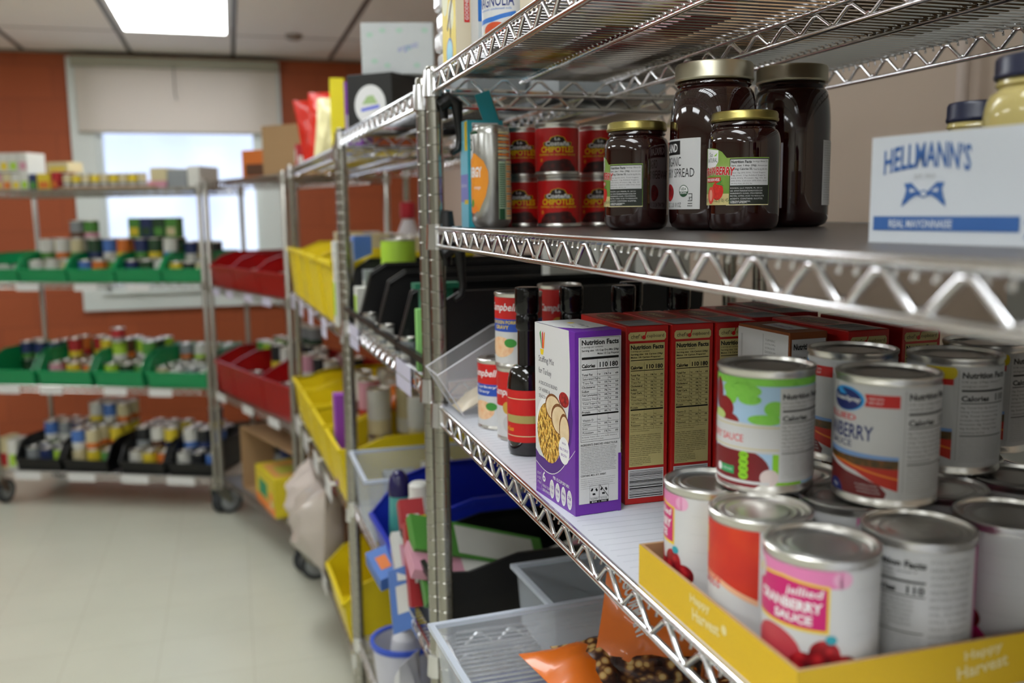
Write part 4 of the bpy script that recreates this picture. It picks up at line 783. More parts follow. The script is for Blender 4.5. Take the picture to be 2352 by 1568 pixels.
# clear acrylic scoop bin leaning out over the rim, with a cream packet
t=thing('acrylic_bin','clear acrylic scoop bin jutting over the shelf edge near the post','clear bin',(0,0,0),0,None)
za=DC-CZ
b=MB(); y0,y1=1.352,1.440; T=.0022; prof=[(.325,DC),(.285,CZ-.244),(.2865,CZ-.2415),(.392,CZ-.183),(.47,CZ-.165),(.47,DC)]
for y in (y0,y1-T): b.prism([(a,c) for a,c in prof],'y',y,y+T,CLEAR)
b.add([(.325,y0,DC),(.285,y0,CZ-.244),(.285,y1,CZ-.244),(.325,y1,DC)],[(0,1,2,3)],CLEAR); b.box(.325,y0,DC,.47,y1,DC+.002,CLEAR); b.box(.468,y0,DC,.47,y1,CZ-.165,CLEAR); b.build('bin_body',t)
e=MB(); ED=mat('acrylic_edge',(.86,.86,.88),.15,alpha=.75,noise=0)
for y in (y0+.001,y1-.001): e.tube([(.325,y,DC+.002),(.285,y,CZ-.243),(.392,y,CZ-.1825),(.47,y,CZ-.1645)],.0012,ED,6)
e.tube([(.285,y0,CZ-.243),(.285,y1,CZ-.243)],.0012,ED,6); e.build('polished_edge',t)
def packet(name,label,cat,pts,th,m,z=0,group=None,mats=None,seed=1,parent=None,sub=6):
    """soft filled packet: a pillow between two crimped ends. pts = centre, length axis, width axis"""
    c,ax,wx=(Vector(p) for p in pts); nz=ax.cross(wx).normalized(); r=random.Random(seed); b=MB(); N,Mx=14,10; vs=[]
    for side in (1,-1):
        for i in range(N+1):
            for j in range(Mx+1):
                u=i/N*2-1; v=j/Mx*2-1; bul=max(0,(1-abs(u)**4)*(1-abs(v)**3)); 
                hgt=th*bul*(1+.18*math.sin(u*7+seed+v*3)+.12*math.sin(v*9-u*4+seed*2))*.5+.0004
                wv=1-.05*(1-abs(u)**2); vs.append(c+ax*u*.5+wx*v*.5*wv+nz*side*hgt)
    K=(N+1)*(Mx+1); fs=[];
    for s in (0,1):
        for i in range(N):
            for j in range(Mx):
                a=s*K+i*(Mx+1)+j; q=(a,a+1,a+Mx+2,a+Mx+1); fs.append(q if s==0 else q[::-1])
    edge=[i*(Mx+1) for i in range(N+1)]; 
    def strip(idx):
        for a,bb in zip(idx,idx[1:]): fs.append((a,bb,bb+K,a+K))
    strip([j for j in range(Mx+1)]); strip([N*(Mx+1)+j for j in range(Mx+1)]); strip([i*(Mx+1) for i in range(N+1)]); strip([i*(Mx+1)+Mx for i in range(N+1)])
    b.add(vs,fs,m,True); o=b.build(name,parent); 
    if parent is None: tag(o,label,cat,group)
    return o
packet('food_packet','cream paper packet leaning in the clear acrylic bin','packet',((.380,1.396,DC+.036),(.115,.0,.060),(0,.062,0)),.020,mat('cream_packet',(.84,.78,.66),.35,bump=.3),seed=3)
# ---------------------------------------------------------------- top shelf of the nearest unit
t=thing('vanilla_carton','tall yellow and cream vanilla drink carton on the top shelf','food carton',(.3165,1.322,DA),0,None)
MB().box(0,0,0,.055,.085,.165,M_('cream_carton','D9CDB4')).build('carton',t,bevel=.001)
P=Print(); YP=ramp('vanilla_picture',[(0,(.94,.90,.62)),(.45,(.92,.82,.22)),(1,(.90,.74,.12))],'NOISE',25); P.rect(0,0,.085,.165,YP,0); P.ell(.045,.020,.020,.020,BLUE,1.3); P.ell(.045,.02,.017,.017,CYAN,1.5); P.ell(.02,.10,.02,.025,M_('blossom','E8E8C8'),1); P.ell(.055,.07,.018,.02,M_('blossom','E8E8C8'),1); P.poly([(.03,.055),(.06,.09),(.08,.125),(.083,.12),(.065,.085),(.035,.05)],BROWN,1.6); P.poly([(.05,.03),(.056,.05),(.052,.075),(.049,.05)],BROWN,1.6); P.build('picture_panel',t,mx=LEFT(.085))
P=Print(); P.rect(.012,.055,.020,.095,RED,1); P.text('GOODNESS',.0185,.058,.034,.005,WHITE,2,bold=1,rot=math.pi/2); P.rect(.025,.01,.05,.15,M_('cream_pale','E4DCC8'),1); P.build('front_panel',t)
t=thing('small_carton','thin white, blue and red carton between the yellow carton and the milk can','food carton',(.333,1.262,DA),0,None)
MB().box(0,0,0,.03,.04,.085,CANM).build('carton',t,bevel=.0008); P=Print(); P.rect(0,.045,.03,.085,BLUE,1); P.rect(0,.005,.03,.022,RED,1); P.build('front_panel',t)
t=thing('milk_can','large can of condensed milk with a white and cyan label, top shelf','food can',(.358,1.205,DA),facing(.358,1.205),None); can_body(.0345,.082,t,n=36)
P=Print(); q=.0336; wrap(P,CYAN,q,.006,.076); P.rect(-.062,.006,.016,.076,CANM,1); P.rect(.016,.006,.05,.076,M_('milk_cyan','3FB0CE'),1); P.text('MAGNOLIA',-.050,.048,.058,.015,NAVY,2,bold=.6); P.poly([(-.05,.034),(-.02,.036),(.010,.042),(.010,.037),(-.02,.030),(-.05,.028)],BLUE,2); P.text('sweetened condensed milk',-.045,.044,.05,.0028,BLUE,2.5); P.ell(-.018,.020,.018,.0095,ramp('caramel',[(0,(.85,.35,.12)),(1,(.70,.22,.08))],'NOISE',60),2); P.ell(-.018,.0155,.022,.009,CRM,1.7); P.build('label',t,radius=q)
tops=[('cream_carton','tall cream carton at the top frame edge right of the milk can',.352,1.075,.06,.06,.16,M_('cream_carton','D9CDB4')),('red_carton','dark red carton on the top shelf seen through the wires',.42,1.02,.05,.12,.10,M_('deep_red_carton','8E1A20')),('red_carton','second dark red carton on the top shelf seen through the wires',.49,.94,.05,.12,.10,M_('deep_red_carton','8E1A20')),('yellow_carton','yellow carton on the top shelf seen through the wires',.42,1.20,.05,.09,.12,M_('yellow_board','DDB61E')),('blue_carton','pale blue carton on the top shelf behind the yellow carton',.40,1.33,.08,.09,.10,CYAN),('brown_carton','brown cardboard box far back on the top shelf',.60,.60,.22,.40,.15,CARD),('cream_carton','cream carton in the middle of the top shelf',.56,1.10,.14,.20,.12,M_('cream_carton','D9CDB4'))]
for n,l,x,y,w,d,h,m in tops: tag(MB().box(0,0,0,w,d,h,m).build(n,None,(x,y,DA),bevel=.002),l,'food carton',group='cartons on the top shelf')
# white plastic wrapped stack at the left end of the top shelf
t=thing('plastic_pack','stack of clear-wrapped white packs at the left end of the top shelf','wrapped pack',(.318,1.412,DA),0,None)
WR=mat('plastic_wrap_white',(.88,.88,.90),.18,coat=.5,nscale=40,bump=.5)
for k in range(4):
    MB().box(-.004*(k%2),0,.002+.030*k,.075,.045,.030+.030*k,WR).build('pack',t,bevel=.006)
    P=Print(); P.rect(.010,.012+.030*k,.06,.016+.030*k,NAVY if k%2 else INK,1); P.build('print_band',t,loc=(-.004*(k%2),0,0))
# ---------------------------------------------------------------- translucent tub and orange bags on the shelf below
def tub(name,label,x0,y0,x1,y1,z0,z1,m,taper=.012,rim=.008,rot=0,cat='plastic tub',group=None,lipm=None):
    w,d=x1-x0,y1-y0; t=thing(name,label,cat,(x0,y0,z0),rot,group); h=z1-z0; q=.002; a=taper; b=MB()
    def ringv(o,z): return [(o,o,z),(w-o,o,z),(w-o,d-o,z),(o,d-o,z)]
    vs=ringv(a,0)+ringv(0,h)+ringv(q,h)+ringv(a+q,q); fs=[(0,3,2,1)]
    for i in range(4):
        j=(i+1)%4; fs+=[(i,j,4+j,4+i),(4+i,4+j,8+j,8+i),(8+i,8+j,12+j,12+i)]
    fs.append((12,13,14,15)); b.add(vs,fs,m); b.build('tub_body',t)
    r=MB(); lm=lipm or m; e=rim
    for (p0,p1) in (((-e,-e),(w+e,0)),((-e,d),(w+e,d+e)),((-e,0),(0,d)),((w,0),(w+e,d))): r.box(p0[0],p0[1],h-.006,p1[0],p1[1],h+.001,lm)
    r.build('rim',t); return t
RIMW=mat('frosted_rim',(.84,.87,.92),.3,alpha=.8,noise=0)
tub('plastic_tub','large frosted plastic tub on the shelf below, orange bags inside',.262,.905,.655,1.225,DD,CZ-.575,FROST,lipm=RIMW,rot=math.radians(3))
tub('plastic_tub','small frosted plastic tub behind the large one',.430,1.245,.620,1.41,DD+.030,CZ-.578,FROST,lipm=RIMW,taper=.006,rot=math.radians(3))
OB=mat('orange_bag',(.90,.45,.10),.3,coat=.4,nscale=14,bump=.4); NUTS=ramp('nuts_through_film',[(0,(.90,.80,.58)),(.30,(.80,.64,.38)),(.42,(.50,.32,.18)),(.60,(.24,.13,.10)),(1,(.12,.07,.06))],scale=72,rough=.2)
def snack(label,c,ax,wx,th,seed,text=None,ws=.16,wl=.50):
    t=packet('snack_bag',label,'snack bag',(c,ax,wx),th,OB,seed=seed,group='orange snack bags'); nz=Vector(ax).cross(Vector(wx)).normalized(); 
    if nz.z<0: nz=-nz
    c2=Vector(c)-Vector(ax)*ws+nz*th*.10
    packet('clear_window','','',(c2,Vector(ax)*wl,Vector(wx)*.96),th*1.02,NUTS,seed=seed,parent=t)
    P=Print(); A=Vector(ax).normalized(); Wv=Vector(wx).normalized(); text and P.text(text,-.058,.045,.082,.017,WHITE,0,bold=2,rot=-1.15); text and P.ell(.025,.030,.013,.008,GRN,0)
    c3=Vector(c)+Vector(ax)*.10+nz*th*.60
    u=Wv if (Wv.x>0) else -Wv; mx=Matrix(((u.x,-nz.x,A.x,c3.x),(u.y,-nz.y,A.y,c3.y),(u.z,-nz.z,A.z,c3.z),(0,0,0,1))); P.build('print',t,mx=mx); return t
snack('orange snack bag with clear window leaning up at the right of the frosted tub',(.525,1.105,DD+.140),(.05,.045,.165),(.150,-.045,.0),.045,2,'GOURMANT',.31,.30)
snack('orange snack bag with nuts showing, lying at the front of the frosted tub',(.450,1.120,DD+.086),(-.165,-.03,.01),(-.035,.12,.02),.045,5,None,.14,.72)
snack('orange snack bag behind the leaning one in the frosted tub',(.600,1.10,DD+.080),(.03,.06,.13),(.12,-.04,.02),.045,9)
packet('snack_bag','clear bag of dark mixed nuts at the right of the frosted tub','snack bag',((.55,.975,DD+.075),(.15,.02,.02),(-.01,.11,.03)),.05,NUTS,seed=12,group='orange snack bags')
# ================================================================ bins and goods on the farther units
def bin_mesh(w,d,h,m,lip=.50,sl=.30):
    """stacking bin: open front with a lower lip, sides sloping down to it"""
    b=MB(); T=.004; f=h*lip; prof=[(.018,0),(d-.01,0),(d,h),(d*sl,h),(d*sl*.42,h*.86),(0,f)]
    for x in (0,w-T): b.prism([(a,c) for a,c in prof],'x',x,x+T,m)
    b.box(T,.018,0,w-T,d-.01,T,m)
    b.add([(T,.018,0),(w-T,.018,0),(w-T,0,f),(T,0,f),(T,.018+T,0),(w-T,.018+T,0),(w-T,T,f),(T,T,f)],[(0,1,2,3),(7,6,5,4),(3,2,6,7)],m)
    b.add([(T,d-.01,0),(w-T,d-.01,0),(w-T,d,h),(T,d,h),(T,d-.014,0),(w-T,d-.014,0),(w-T,d-T,h),(T,d-T,h)],[(1,0,3,2),(4,5,6,7),(3,7,6,2)],m)
    # rolled rims
    b.box(-.004,-.006,f-.010,w+.004,.004,f+.002,m); b.box(-.004,d*sl,h-.010,.004,d+.003,h+.002,m); b.box(w-.004,d*sl,h-.010,w+.004,d+.003,h+.002,m); b.box(-.004,d-.003,h-.010,w+.004,d+.004,h+.002,m)
    for x in (-.004,w-.004): b.add([(x,0,f-.008),(x+.008,0,f-.008),(x+.008,0,f+.002),(x,0,f+.002),(x,d*sl*.42,h*.86-.008),(x+.008,d*sl*.42,h*.86-.008),(x+.008,d*sl*.42,h*.86+.002),(x,d*sl*.42,h*.86+.002),(x,d*sl,h-.008),(x+.008,d*sl,h-.008),(x+.008,d*sl,h+.002),(x,d*sl,h+.002)],[(0,4,7,3),(1,2,6,5),(3,7,6,2),(0,1,5,4),(4,8,11,7),(5,6,10,9),(7,11,10,6),(4,5,9,8)],m)
    return b
GP=mat('green_bin_plastic',(.07,.56,.33),.35,noise=.04); RP=mat('red_bin_plastic',(.60,.03,.04),.35,noise=.04); YP_=mat('yellow_bin_plastic',(.90,.80,.08),.38,noise=.03); BP=mat('blue_bin_plastic',(.10,.17,.66),.33,noise=.04); KP=mat('black_bin_plastic',(.055,.055,.058),.4,noise=.04)
SLOT=mat('bin_slot_pale_strip',(.86,.86,.84),.5)  # plain off-white strip colour
_bins={}
def bin_(label,A,B,t0,d0,z,w,d,h,m,cname,lip=.50,rot=0,sl=.30):
    k=(round(w,3),d,h,m.name); loc=onunit(A,B,t0,d0,z)
    t=thing('storage_bin',label,'storage bin',loc,rotof(A,B)+rot,cname+' plastic storage bins')
    if k in _bins: o=_bins[k].copy(); C.objects.link(o); o.parent=t
    else: o=bin_mesh(w,d,h,m,lip,sl).build('bin_body',t); _bins[k]=o
    return t
_cans={}
COLS={'yellow':'D8C030','green':'4E8A3A','dark green':'25452A','white':'CFCFC8','red':'A8262A','orange':'D0702A','navy':'23305E','cream':'C9BE96','blue':'4A72B8','lime':'A2C83A','brown':'5A3A26','black':'1E2022','pink':'C890A0','grey':'8A8F92'}
def colm(c): return mat(c.replace(' ','_')+'_label',H(COLS[c]),.45)
def fcan(label,p,r,h,c1,c2,rz,group):
    k=(r,h,c1,c2)
    if k in _cans: o=_cans[k].copy(); C.objects.link(o)
    else:
        b=MB(); n=16; b.lathe([(0,.001),(r,.0),(r,.006)],TIN,n); b.lathe([(r-.001,.006),(r-.001,h*.34)],colm(c2),n); b.lathe([(r-.001,h*.34),(r-.001,h-.006)],colm(c1),n)
        b.lathe([(r,h-.006),(r,h),(r-.003,h),(r-.004,h-.004),(0,h-.003)],TIN,n)
        # a picture patch on the front
        P=Print(); P.ell(0,h*.55,r*.7,h*.22,colm(c2),0,n=12); o=b.build('food_can'); _cans[k]=o
    o.location=p; o.rotation_euler=(0,0,rz); tag(o,label,'food can',group); return o
def fbox(name,label,p,w,d,h,c,rz=0,c2=None,cat='food carton',group=None,m=None):
    b=MB(); b.box(0,0,0,w,d,h,m or colm(c))
    if c2: b.box(w*.12,-.0008,h*.12,w*.88,.0,h*.52,colm(c2)); b.box(-.0008,d*.15,h*.3,0,d*.85,h*.8,colm(c2))
    o=b.build(name,None,p,rz); return tag(o,label,cat,group)
ORD=['first','second','third','fourth','fifth','sixth','seventh','eighth','ninth']
def fill(A,B,t0,w,d0,z,binname,pal,cols,rows,tiers,seed,r=.036,h=.105,base=.006,depth=.30,miss=.12):
    R=random.Random(seed); rz=rotof(A,B)
    for j in range(rows):
        for i in range(cols):
            tt=tiers if not callable(tiers) else tiers(i,j)
            for k in range(tt):
                if k==0 and j>0 and R.random()<miss: continue
                u=t0+w*(i+.5)/cols; v=d0+.045+(depth-.05)*(j+.5)/rows+R.uniform(-.004,.004); c1,c2=pal[(i*3+j*5+k*7+seed)%len(pal)]
                if k and R.random()<miss: continue
                pos=('left','middle','right')[int(i*3/cols)] if cols>2 else ('left','right')[i]; row=('front','second','back','rear')[min(j,3)]
                fcan('%s can, %s row %s%s, in the %s'%(c1,row,pos,('',', stacked second',', stacked third')[k],binname),onunit(A,B,u,v,z+base+k*(h+.0005)),r,h,c1,c2,rz+R.uniform(-.5,.5),'cans in the '+binname)
d5=[z-.0016 for z in Z5]; d4=[z-.0016 for z in Z4]; d3=[z-.0016 for z in Z3]; d2=[z-.0016 for z in Z2]
# --- window wall unit: upper row of green bins
edges=[.0,.205,.475,.735,.985,1.205]
PALS=[[('white','orange'),('white','green'),('pink','white')],[('white','orange'),('white','green'),('yellow','white'),('cream','green')],[('orange','yellow'),('cream','red'),('blue','white'),('green','yellow'),('dark green','navy')],[('green','cream'),('white','blue'),('dark green','yellow'),('navy','green')],[('yellow','cream'),('navy','white'),('cream','yellow'),('black','white')]]
for i in range(5):
    a,b_=edges[i]+.006,edges[i+1]-.006
    if i==0: a=.002
    nm=ORD[i]+' upper green bin'
    bin_('green storage bin, %s from the left in the row under the window pane'%ORD[i],U5A,U5B,a,.002,d5[1],b_-a,.40,.145,GP,'green',lip=.48)
    if i==1: fill(U5A,U5B,a,b_-a,.0,d5[1],nm,PALS[i],3,3,lambda p,q:(1 if q==0 else 2),i,depth=.34)
    elif i==0: fill(U5A,U5B,a,b_-a,.0,d5[1],nm,PALS[i],2,2,1,i,h=.08,depth=.3)
    elif i==4: fill(U5A,U5B,a,b_-a,.0,d5[1],nm,PALS[i],3,4,lambda p,q:(1 if q<2 else 2),i,r=.033,h=.095,depth=.36)
    else: fill(U5A,U5B,a,b_-a,.0,d5[1],nm,PALS[i],3,3,lambda p,q:(1 if q==0 else 2),i,depth=.34)
rz5=rotof(U5A,U5B)
def T5(t,d,z): return onunit(U5A,U5B,t,d,z)
for k,(t,c1,c2) in enumerate([(.425,'grey','brown'),(.505,'green','pink')]): fcan('%s can topping the stack in the second upper green bin, %s one'%(c1,('left','right')[k]),T5(t,.20,d5[1]+.217),.038,.092,c1,c2,rz5,'cans topping the upper green bins')
for k,(t,c1,c2) in enumerate([(.745,'green','yellow'),(.812,'navy','dark green'),(.880,'dark green','green'),(.948,'green','cream')]): fbox('food_carton','%s carton, %s of four atop the fourth upper green bin'%(c1,ORD[k]),T5(t-.030,.19,d5[1]+.2175),.062,.07,.10,c1,rz5,c2,group='cartons atop the fourth upper green bin')
# --- lower row of green bins
edges=[(-.02,.245),(.275,.562),(.590,.845),(.875,1.192)]
PALS=[[('navy','green'),('grey','white'),('dark green','red')],[('red','yellow'),('orange','red'),('yellow','orange'),('pink','brown')],[('lime','white'),('brown','orange'),('green','white'),('dark green','grey')],[('white','pink'),('cream','red'),('white','lime'),('grey','orange')]]
for i,(a,b_) in enumerate(edges):
    nm=ORD[i]+' lower green bin'
    a=max(a,.004)
    bin_('green storage bin, %s from the left in the row below the window frame'%ORD[i],U5A,U5B,a,.002,d5[2],b_-a,.42,.175,GP,'green',lip=.46)
    if i==0: fill(U5A,U5B,a,b_-a,.0,d5[2],nm,PALS[i],3,4,lambda p,q:(0 if q<2 else 2),10+i,r=.033,h=.095,depth=.38)
    elif i==3: fill(U5A,U5B,a,b_-a,.0,d5[2],nm,PALS[i],4,4,lambda p,q:(1 if q<3 else 2),10+i,r=.034,h=.085,depth=.38,base=.012)
    elif i==2: fill(U5A,U5B,a,b_-a,.0,d5[2],nm,PALS[i],3,4,lambda p,q:(1 if q==0 else 2),10+i,r=.036,depth=.38)
    else: fill(U5A,U5B,a,b_-a,.0,d5[2],nm,PALS[i],3,4,lambda p,q:(1 if q<2 else 2),10+i,r=.036,depth=.38)
fcan('tall dark red can rising above the third lower green bin',T5(.655,.13,d5[2]+.217),.036,.07,'red','grey',rz5,'cans topping the lower green bins')
# --- bottom row of black bins
edges=[(.108,.352),(.378,.620),(.694,.934),(.958,1.200)]
PALS=[[('grey','white'),('blue','white'),('lime','white'),('navy','black')],[('white','yellow'),('cream','orange'),('green','cream'),('blue','white'),('yellow','orange')],[('yellow','navy'),('cream','brown'),('white','brown'),('orange','yellow'),('black','grey')],[('navy','yellow'),('blue','white'),('black','navy'),('white','blue')]]
for i,(a,b_) in enumerate(edges):
    nm=ORD[i]+' bottom black bin'
    bin_('black storage bin, %s from the left on the bottom shelf by the far wall'%ORD[i],U5A,U5B,a,.002,d5[3],b_-a,.40,.165,KP,'black',lip=.42)
    fill(U5A,U5B,a,b_-a,.0,d5[3],nm,PALS[i],3,4,[lambda p,q:(1 if q<2 else 2),lambda p,q:(2 if q<2 else 3),lambda p,q:(1 if q==0 else 2),lambda p,q:(1 if q==0 else 2)][i],20+i,r=.036,depth=.38)
fcan('tall navy can topping the fourth bottom black bin',T5(1.14,.18,d5[3]+.218),.036,.105,'navy','yellow',rz5,'cans topping the bottom black bins')
fbox('food_carton','cream and red carton left of the first bottom black bin',T5(.005,.02,d5[3]),.045,.10,.17,'cream',rz5,'red'); fbox('food_carton','white and green carton left of the first bottom black bin',T5(.052,.02,d5[3]),.048,.10,.16,'white',rz5,'lime')
# --- top shelf of that unit
for k,(t,w,h,c1,c2) in enumerate([(.0,.05,.085,'cream','yellow'),(.052,.05,.085,'white','yellow'),(.104,.05,.085,'pink','yellow'),(.156,.05,.085,'cream','orange'),(.208,.045,.085,'white','yellow'),(.255,.045,.090,'white','lime'),(.303,.042,.080,'navy','green'),(.348,.070,.082,'yellow','orange'),(.425,.030,.088,'red','orange')]):
    fbox('food_carton','%s and %s carton, %s from the left on the shelf top by the window'%(c1,c2,ORD[k]),T5(t,.02,d5[0]),w-.002,.16,h,c1,rz5,c2,group='cartons on the shelf top by the window')
for k in range(5): fbox('food_carton','white carton with a yellow base, %s in the upper tier at the far left'%ORD[k],T5(.035+.052*k,.03,d5[0]+.0915),.049,.14,.095,'white',rz5,('yellow','lime','yellow','lime','pink')[k],group='upper tier cartons at the far left')
fbox('food_carton','pale green and yellow carton lying on the navy one at the far left',T5(.385,.05,d5[0]+.0885),.115,.12,.05,'cream',rz5,'yellow')
fbox('cardboard_tray','long flat brown cardboard tray under the small cans by the window',T5(.462,.015,d5[0]),.50,.30,.014,'brown',rz5,cat='tray',m=CARD)
for k in range(9): fcan('small grey and yellow can, %s from the left on the cardboard tray'%ORD[k],T5(.493+.050*k,.05,d5[0]+.0145),.0235,.062,'yellow' if k%2 else 'cream','grey',rz5,'small cans on the cardboard tray')
for k,(t,w,z,h,c1) in enumerate([(.905,.10,.0,.038,'pink'),(.93,.09,.0385,.062,'cream'),(1.02,.10,.0,.09,'grey'),(1.125,.065,.0,.105,'white')]): fbox('paper_pack','%s paper pack, %s from the left of the pale packs before the window'%(c1,ORD[k]),T5(t+(.07 if k==0 else 0)-.06*(k==0),.06,d5[0]+z),w-.003,.20,h,c1,rz5,cat='paper pack',group='pale packs before the window')
fbox('paper_pack','long white and green pack lying before the window glass',T5(.925,.27,d5[0]),.19,.12,.105,'white',rz5,'green',cat='paper pack',group='pale packs before the window')
# --- shelf labels clipped on the rims
TAG=mat('label_card',(.86,.86,.85),.4,noise=.02); TAGL=mat('label_lilac',(.80,.79,.87),.35,noise=.02)
def tags(A,B,z,ts,w,h,parent_i,m=TAG,out=.0045,names='price tag'):
    A_=Vector(A); rot=rotof(A,B); u=[o for o in bpy.data.objects if o.name.startswith('wire_shelving_unit') and (o.location-Vector((A[0],A[1],0))).length<.01][0]
    for t in ts:
        b=MB(); b.box(t,-out-.0012,z-.0275-h*.35,t+w,-out,z-.0275-h*.35+h,m); b.box(t+.004,-out-.0016,z-.0275+h*.12,t+w-.004,-out-.0012,z-.0275+h*.16,mat('grey_print',(.54,.54,.54),.5)); b.box(t+w*.4,-out,z-.012,t+w*.6,.002,z-.008,m)
        b.build('price_tag',u)
tags(U5A,U5B,Z5[2],[.045,.285,.640,.885],.125,.038,4); tags(U5A,U5B,Z5[3],[.100,.405,.700,.950],.150,.040,4); tags(U5A,U5B,Z5[1],[.20,.52,.80],.125,.034,4)
tags(U4A,U4B,Z4[1],[.06,.25,.50,.72],.10,.034,3,TAGL); tags(U4A,U4B,Z4[2],[.03,.40,.72],.13,.038,3); 
# --- corner unit: red bins
E4=[(.012,.315),(.325,.632),(.642,.985)]
for i,(a,b_) in enumerate(E4):
    bin_('dark red storage bin, %s from the left in the upper corner row'%ORD[i],U4A,U4B,a,.002,d4[1],b_-a,.40,.165,RP,'red',lip=.62)
fill(U4A,U4B,.33,.29,.0,d4[1],'second upper red bin',[('blue','lime'),('navy','yellow')],3,1,1,31,h=.09,depth=.2); fill(U4A,U4B,.66,.30,.0,d4[1],'third upper red bin',[('white','green'),('cream','pink')],3,1,1,32,h=.09,depth=.2)
fcan('orange can in the third upper red bin, raised at the back',onunit(U4A,U4B,.90,.25,d4[1]+.08),.036,.105,'orange','yellow',0,'cans in the third upper red bin')
E4=[(.012,.235),(.245,.625),(.635,.985)]
for i,(a,b_) in enumerate(E4):
    bin_('dark red storage bin, %s from the left in the lower corner row'%ORD[i],U4A,U4B,a,.002,d4[2],b_-a,.42,.215,RP,'red',lip=.72)
    fill(U4A,U4B,a,b_-a,.0,d4[2],ORD[i]+' lower red bin',[[('lime','yellow'),('green','white')],[('white','yellow'),('black','yellow'),('navy','white'),('white','pink')],[('white','navy'),('black','brown'),('pink','white'),('navy','black')]][i],3,3,lambda p,q:(1 if q==0 else 2),40+i,r=.034,h=.12,depth=.38)
for k,t in enumerate((.25,.33,.41)): fcan('silver-lidded can standing high behind the lower red bins, %s one'%ORD[k],onunit(U4A,U4B,t,.36,d4[2]+.235),.035,.09,'grey','dark green',0,'cans high behind the lower red bins')
fill(U4A,U4B,.05,.35,.12,d4[3],'black box behind the brown carton',[('navy','grey'),('black','grey')],4,2,lambda p,q:2,50,depth=.25,miss=.05)
rz4=rotof(U4A,U4B)
def open_box(name,label,p,w,d,h,m,rz,cat='cardboard box',front=True,t=.005):
    q=thing(name,label,cat,p,rz); b=MB(); b.box(0,0,0,w,d,t,m); b.box(0,0,t,t,d,h,m); b.box(w-t,0,t,w,d,h,m); b.box(t,d-t,t,w-t,d,h,m); b.box(t,0,h-t,w-t,d-t,h,m); b.build('box_body',q); return q
open_box('cardboard_box','brown cardboard box lying open on the bottom corner shelf',onunit(U4A,U4B,.24,.03,d4[3]),.66,.36,.30,CARD,rz4)
t=thing('snack_box','yellow and orange box with green panels inside the open brown box','food carton',onunit(U4A,U4B,.47,.015,d4[3]+.0055),rz4-.12); w,d,h=.34,.22,.165
YB=M_('yellow_pack','D9C42A'); MB().box(0,0,0,w,d,h,YB).build('carton',t)
P=Print(); P.rect(0,0,w,.045,ORG,0); P.rect(w*.18,.05,w*.62,.12,M_('teal_green','2E8E62'),1); P.ell(w*.80,.07,.035,.03,ORG,1); P.ell(w*.82,.045,.02,.02,CRM,1.4); P.build('front_print',t)
P=Print(); P.rect(0,0,d,.04,ORG,0); P.rect(d*.2,.06,d*.8,.12,M_('teal_green','2E8E62'),1); P.build('side_print',t,mx=LEFT(d)); P=Print(); P.rect(.02,.04,d-.02,w-.06,M_('peach_pack','E0A060'),1); P.rect(.05,.10,d-.05,w-.10,M_('olive_pack','B8B84A'),1.4); P.build('top_print',t,mx=TOPF(d,h))
fbox('cardboard_box','brown cardboard box with a hand hole on top of the corner unit',onunit(U4A,U4B,.66,.05,d4[0]),.36,.30,.215,'brown',rz4+.45,cat='cardboard box',m=CARD)
fbox('food_carton','orange carton with a dark picture beside the box on the corner unit',onunit(U4A,U4B,.46,.03,d4[0]),.16,.08,.125,'orange',rz4+.5,'brown')
# --- third unit: yellow bins
for i in range(4):
    a=.03+.31*i; bin_('yellow storage bin, %s from the far end of the upper row beside the aisle'%ORD[i],U3A,U3B,a,-.02,d3[1],.25,.40,.200,YP_,'yellow',lip=.90)
PAL=[('cream','yellow'),('red','white'),('blue','white'),('white','lime'),('brown','red')]
for i in range(4): fill(U3A,U3B,.03+.31*i,.25,.02,d3[1],ORD[i]+' upper yellow bin',PAL,2,2,lambda p,q:(1 if q==0 else 2),60+i,r=.042,h=.115,depth=.34)
fbox('food_carton','white and lime carton standing in the nearest upper yellow bin',onunit(U3A,U3B,1.20,-.015,d3[1]+.01),.05,.05,.225,'white',rotof(U3A,U3B),'lime')
for i in range(4):
    a=.02+.315*i; bin_('large yellow storage bin, %s from the far end of the middle row'%ORD[i],U3A,U3B,a,-.02,d3[2],.275,.44,.185,YP_,'yellow',lip=.86)
PAL=[('white','cream'),('cream','white'),('pink','red'),('white','brown')]
for i in (2,3): fill(U3A,U3B,.02+.315*i,.30,.04,d3[2],ORD[i]+' middle yellow bin',PAL,2,4,lambda p,q:2,70+i,r=.036,h=.140,depth=.40)
fbox('food_carton','purple and green carton standing at the front of the nearest middle yellow bin',onunit(U3A,U3B,1.03,-.005,d3[2]+.01),.05,.06,.27,'pink',rotof(U3A,U3B),'green',m=M_('violet_pack','8E3FA8'))
for i in range(3): packet('snack_bag','','',((0,0,0),(.16,0,0),(0,0,.1)),.05,OB,seed=80+i) if 0 else None
packet('snack_bag','orange packet lying behind the middle yellow bins','snack bag',((.52,2.85,d3[2]+.235),(.22,.0,.03),(0,.16,.02)),.07,OB,seed=81)
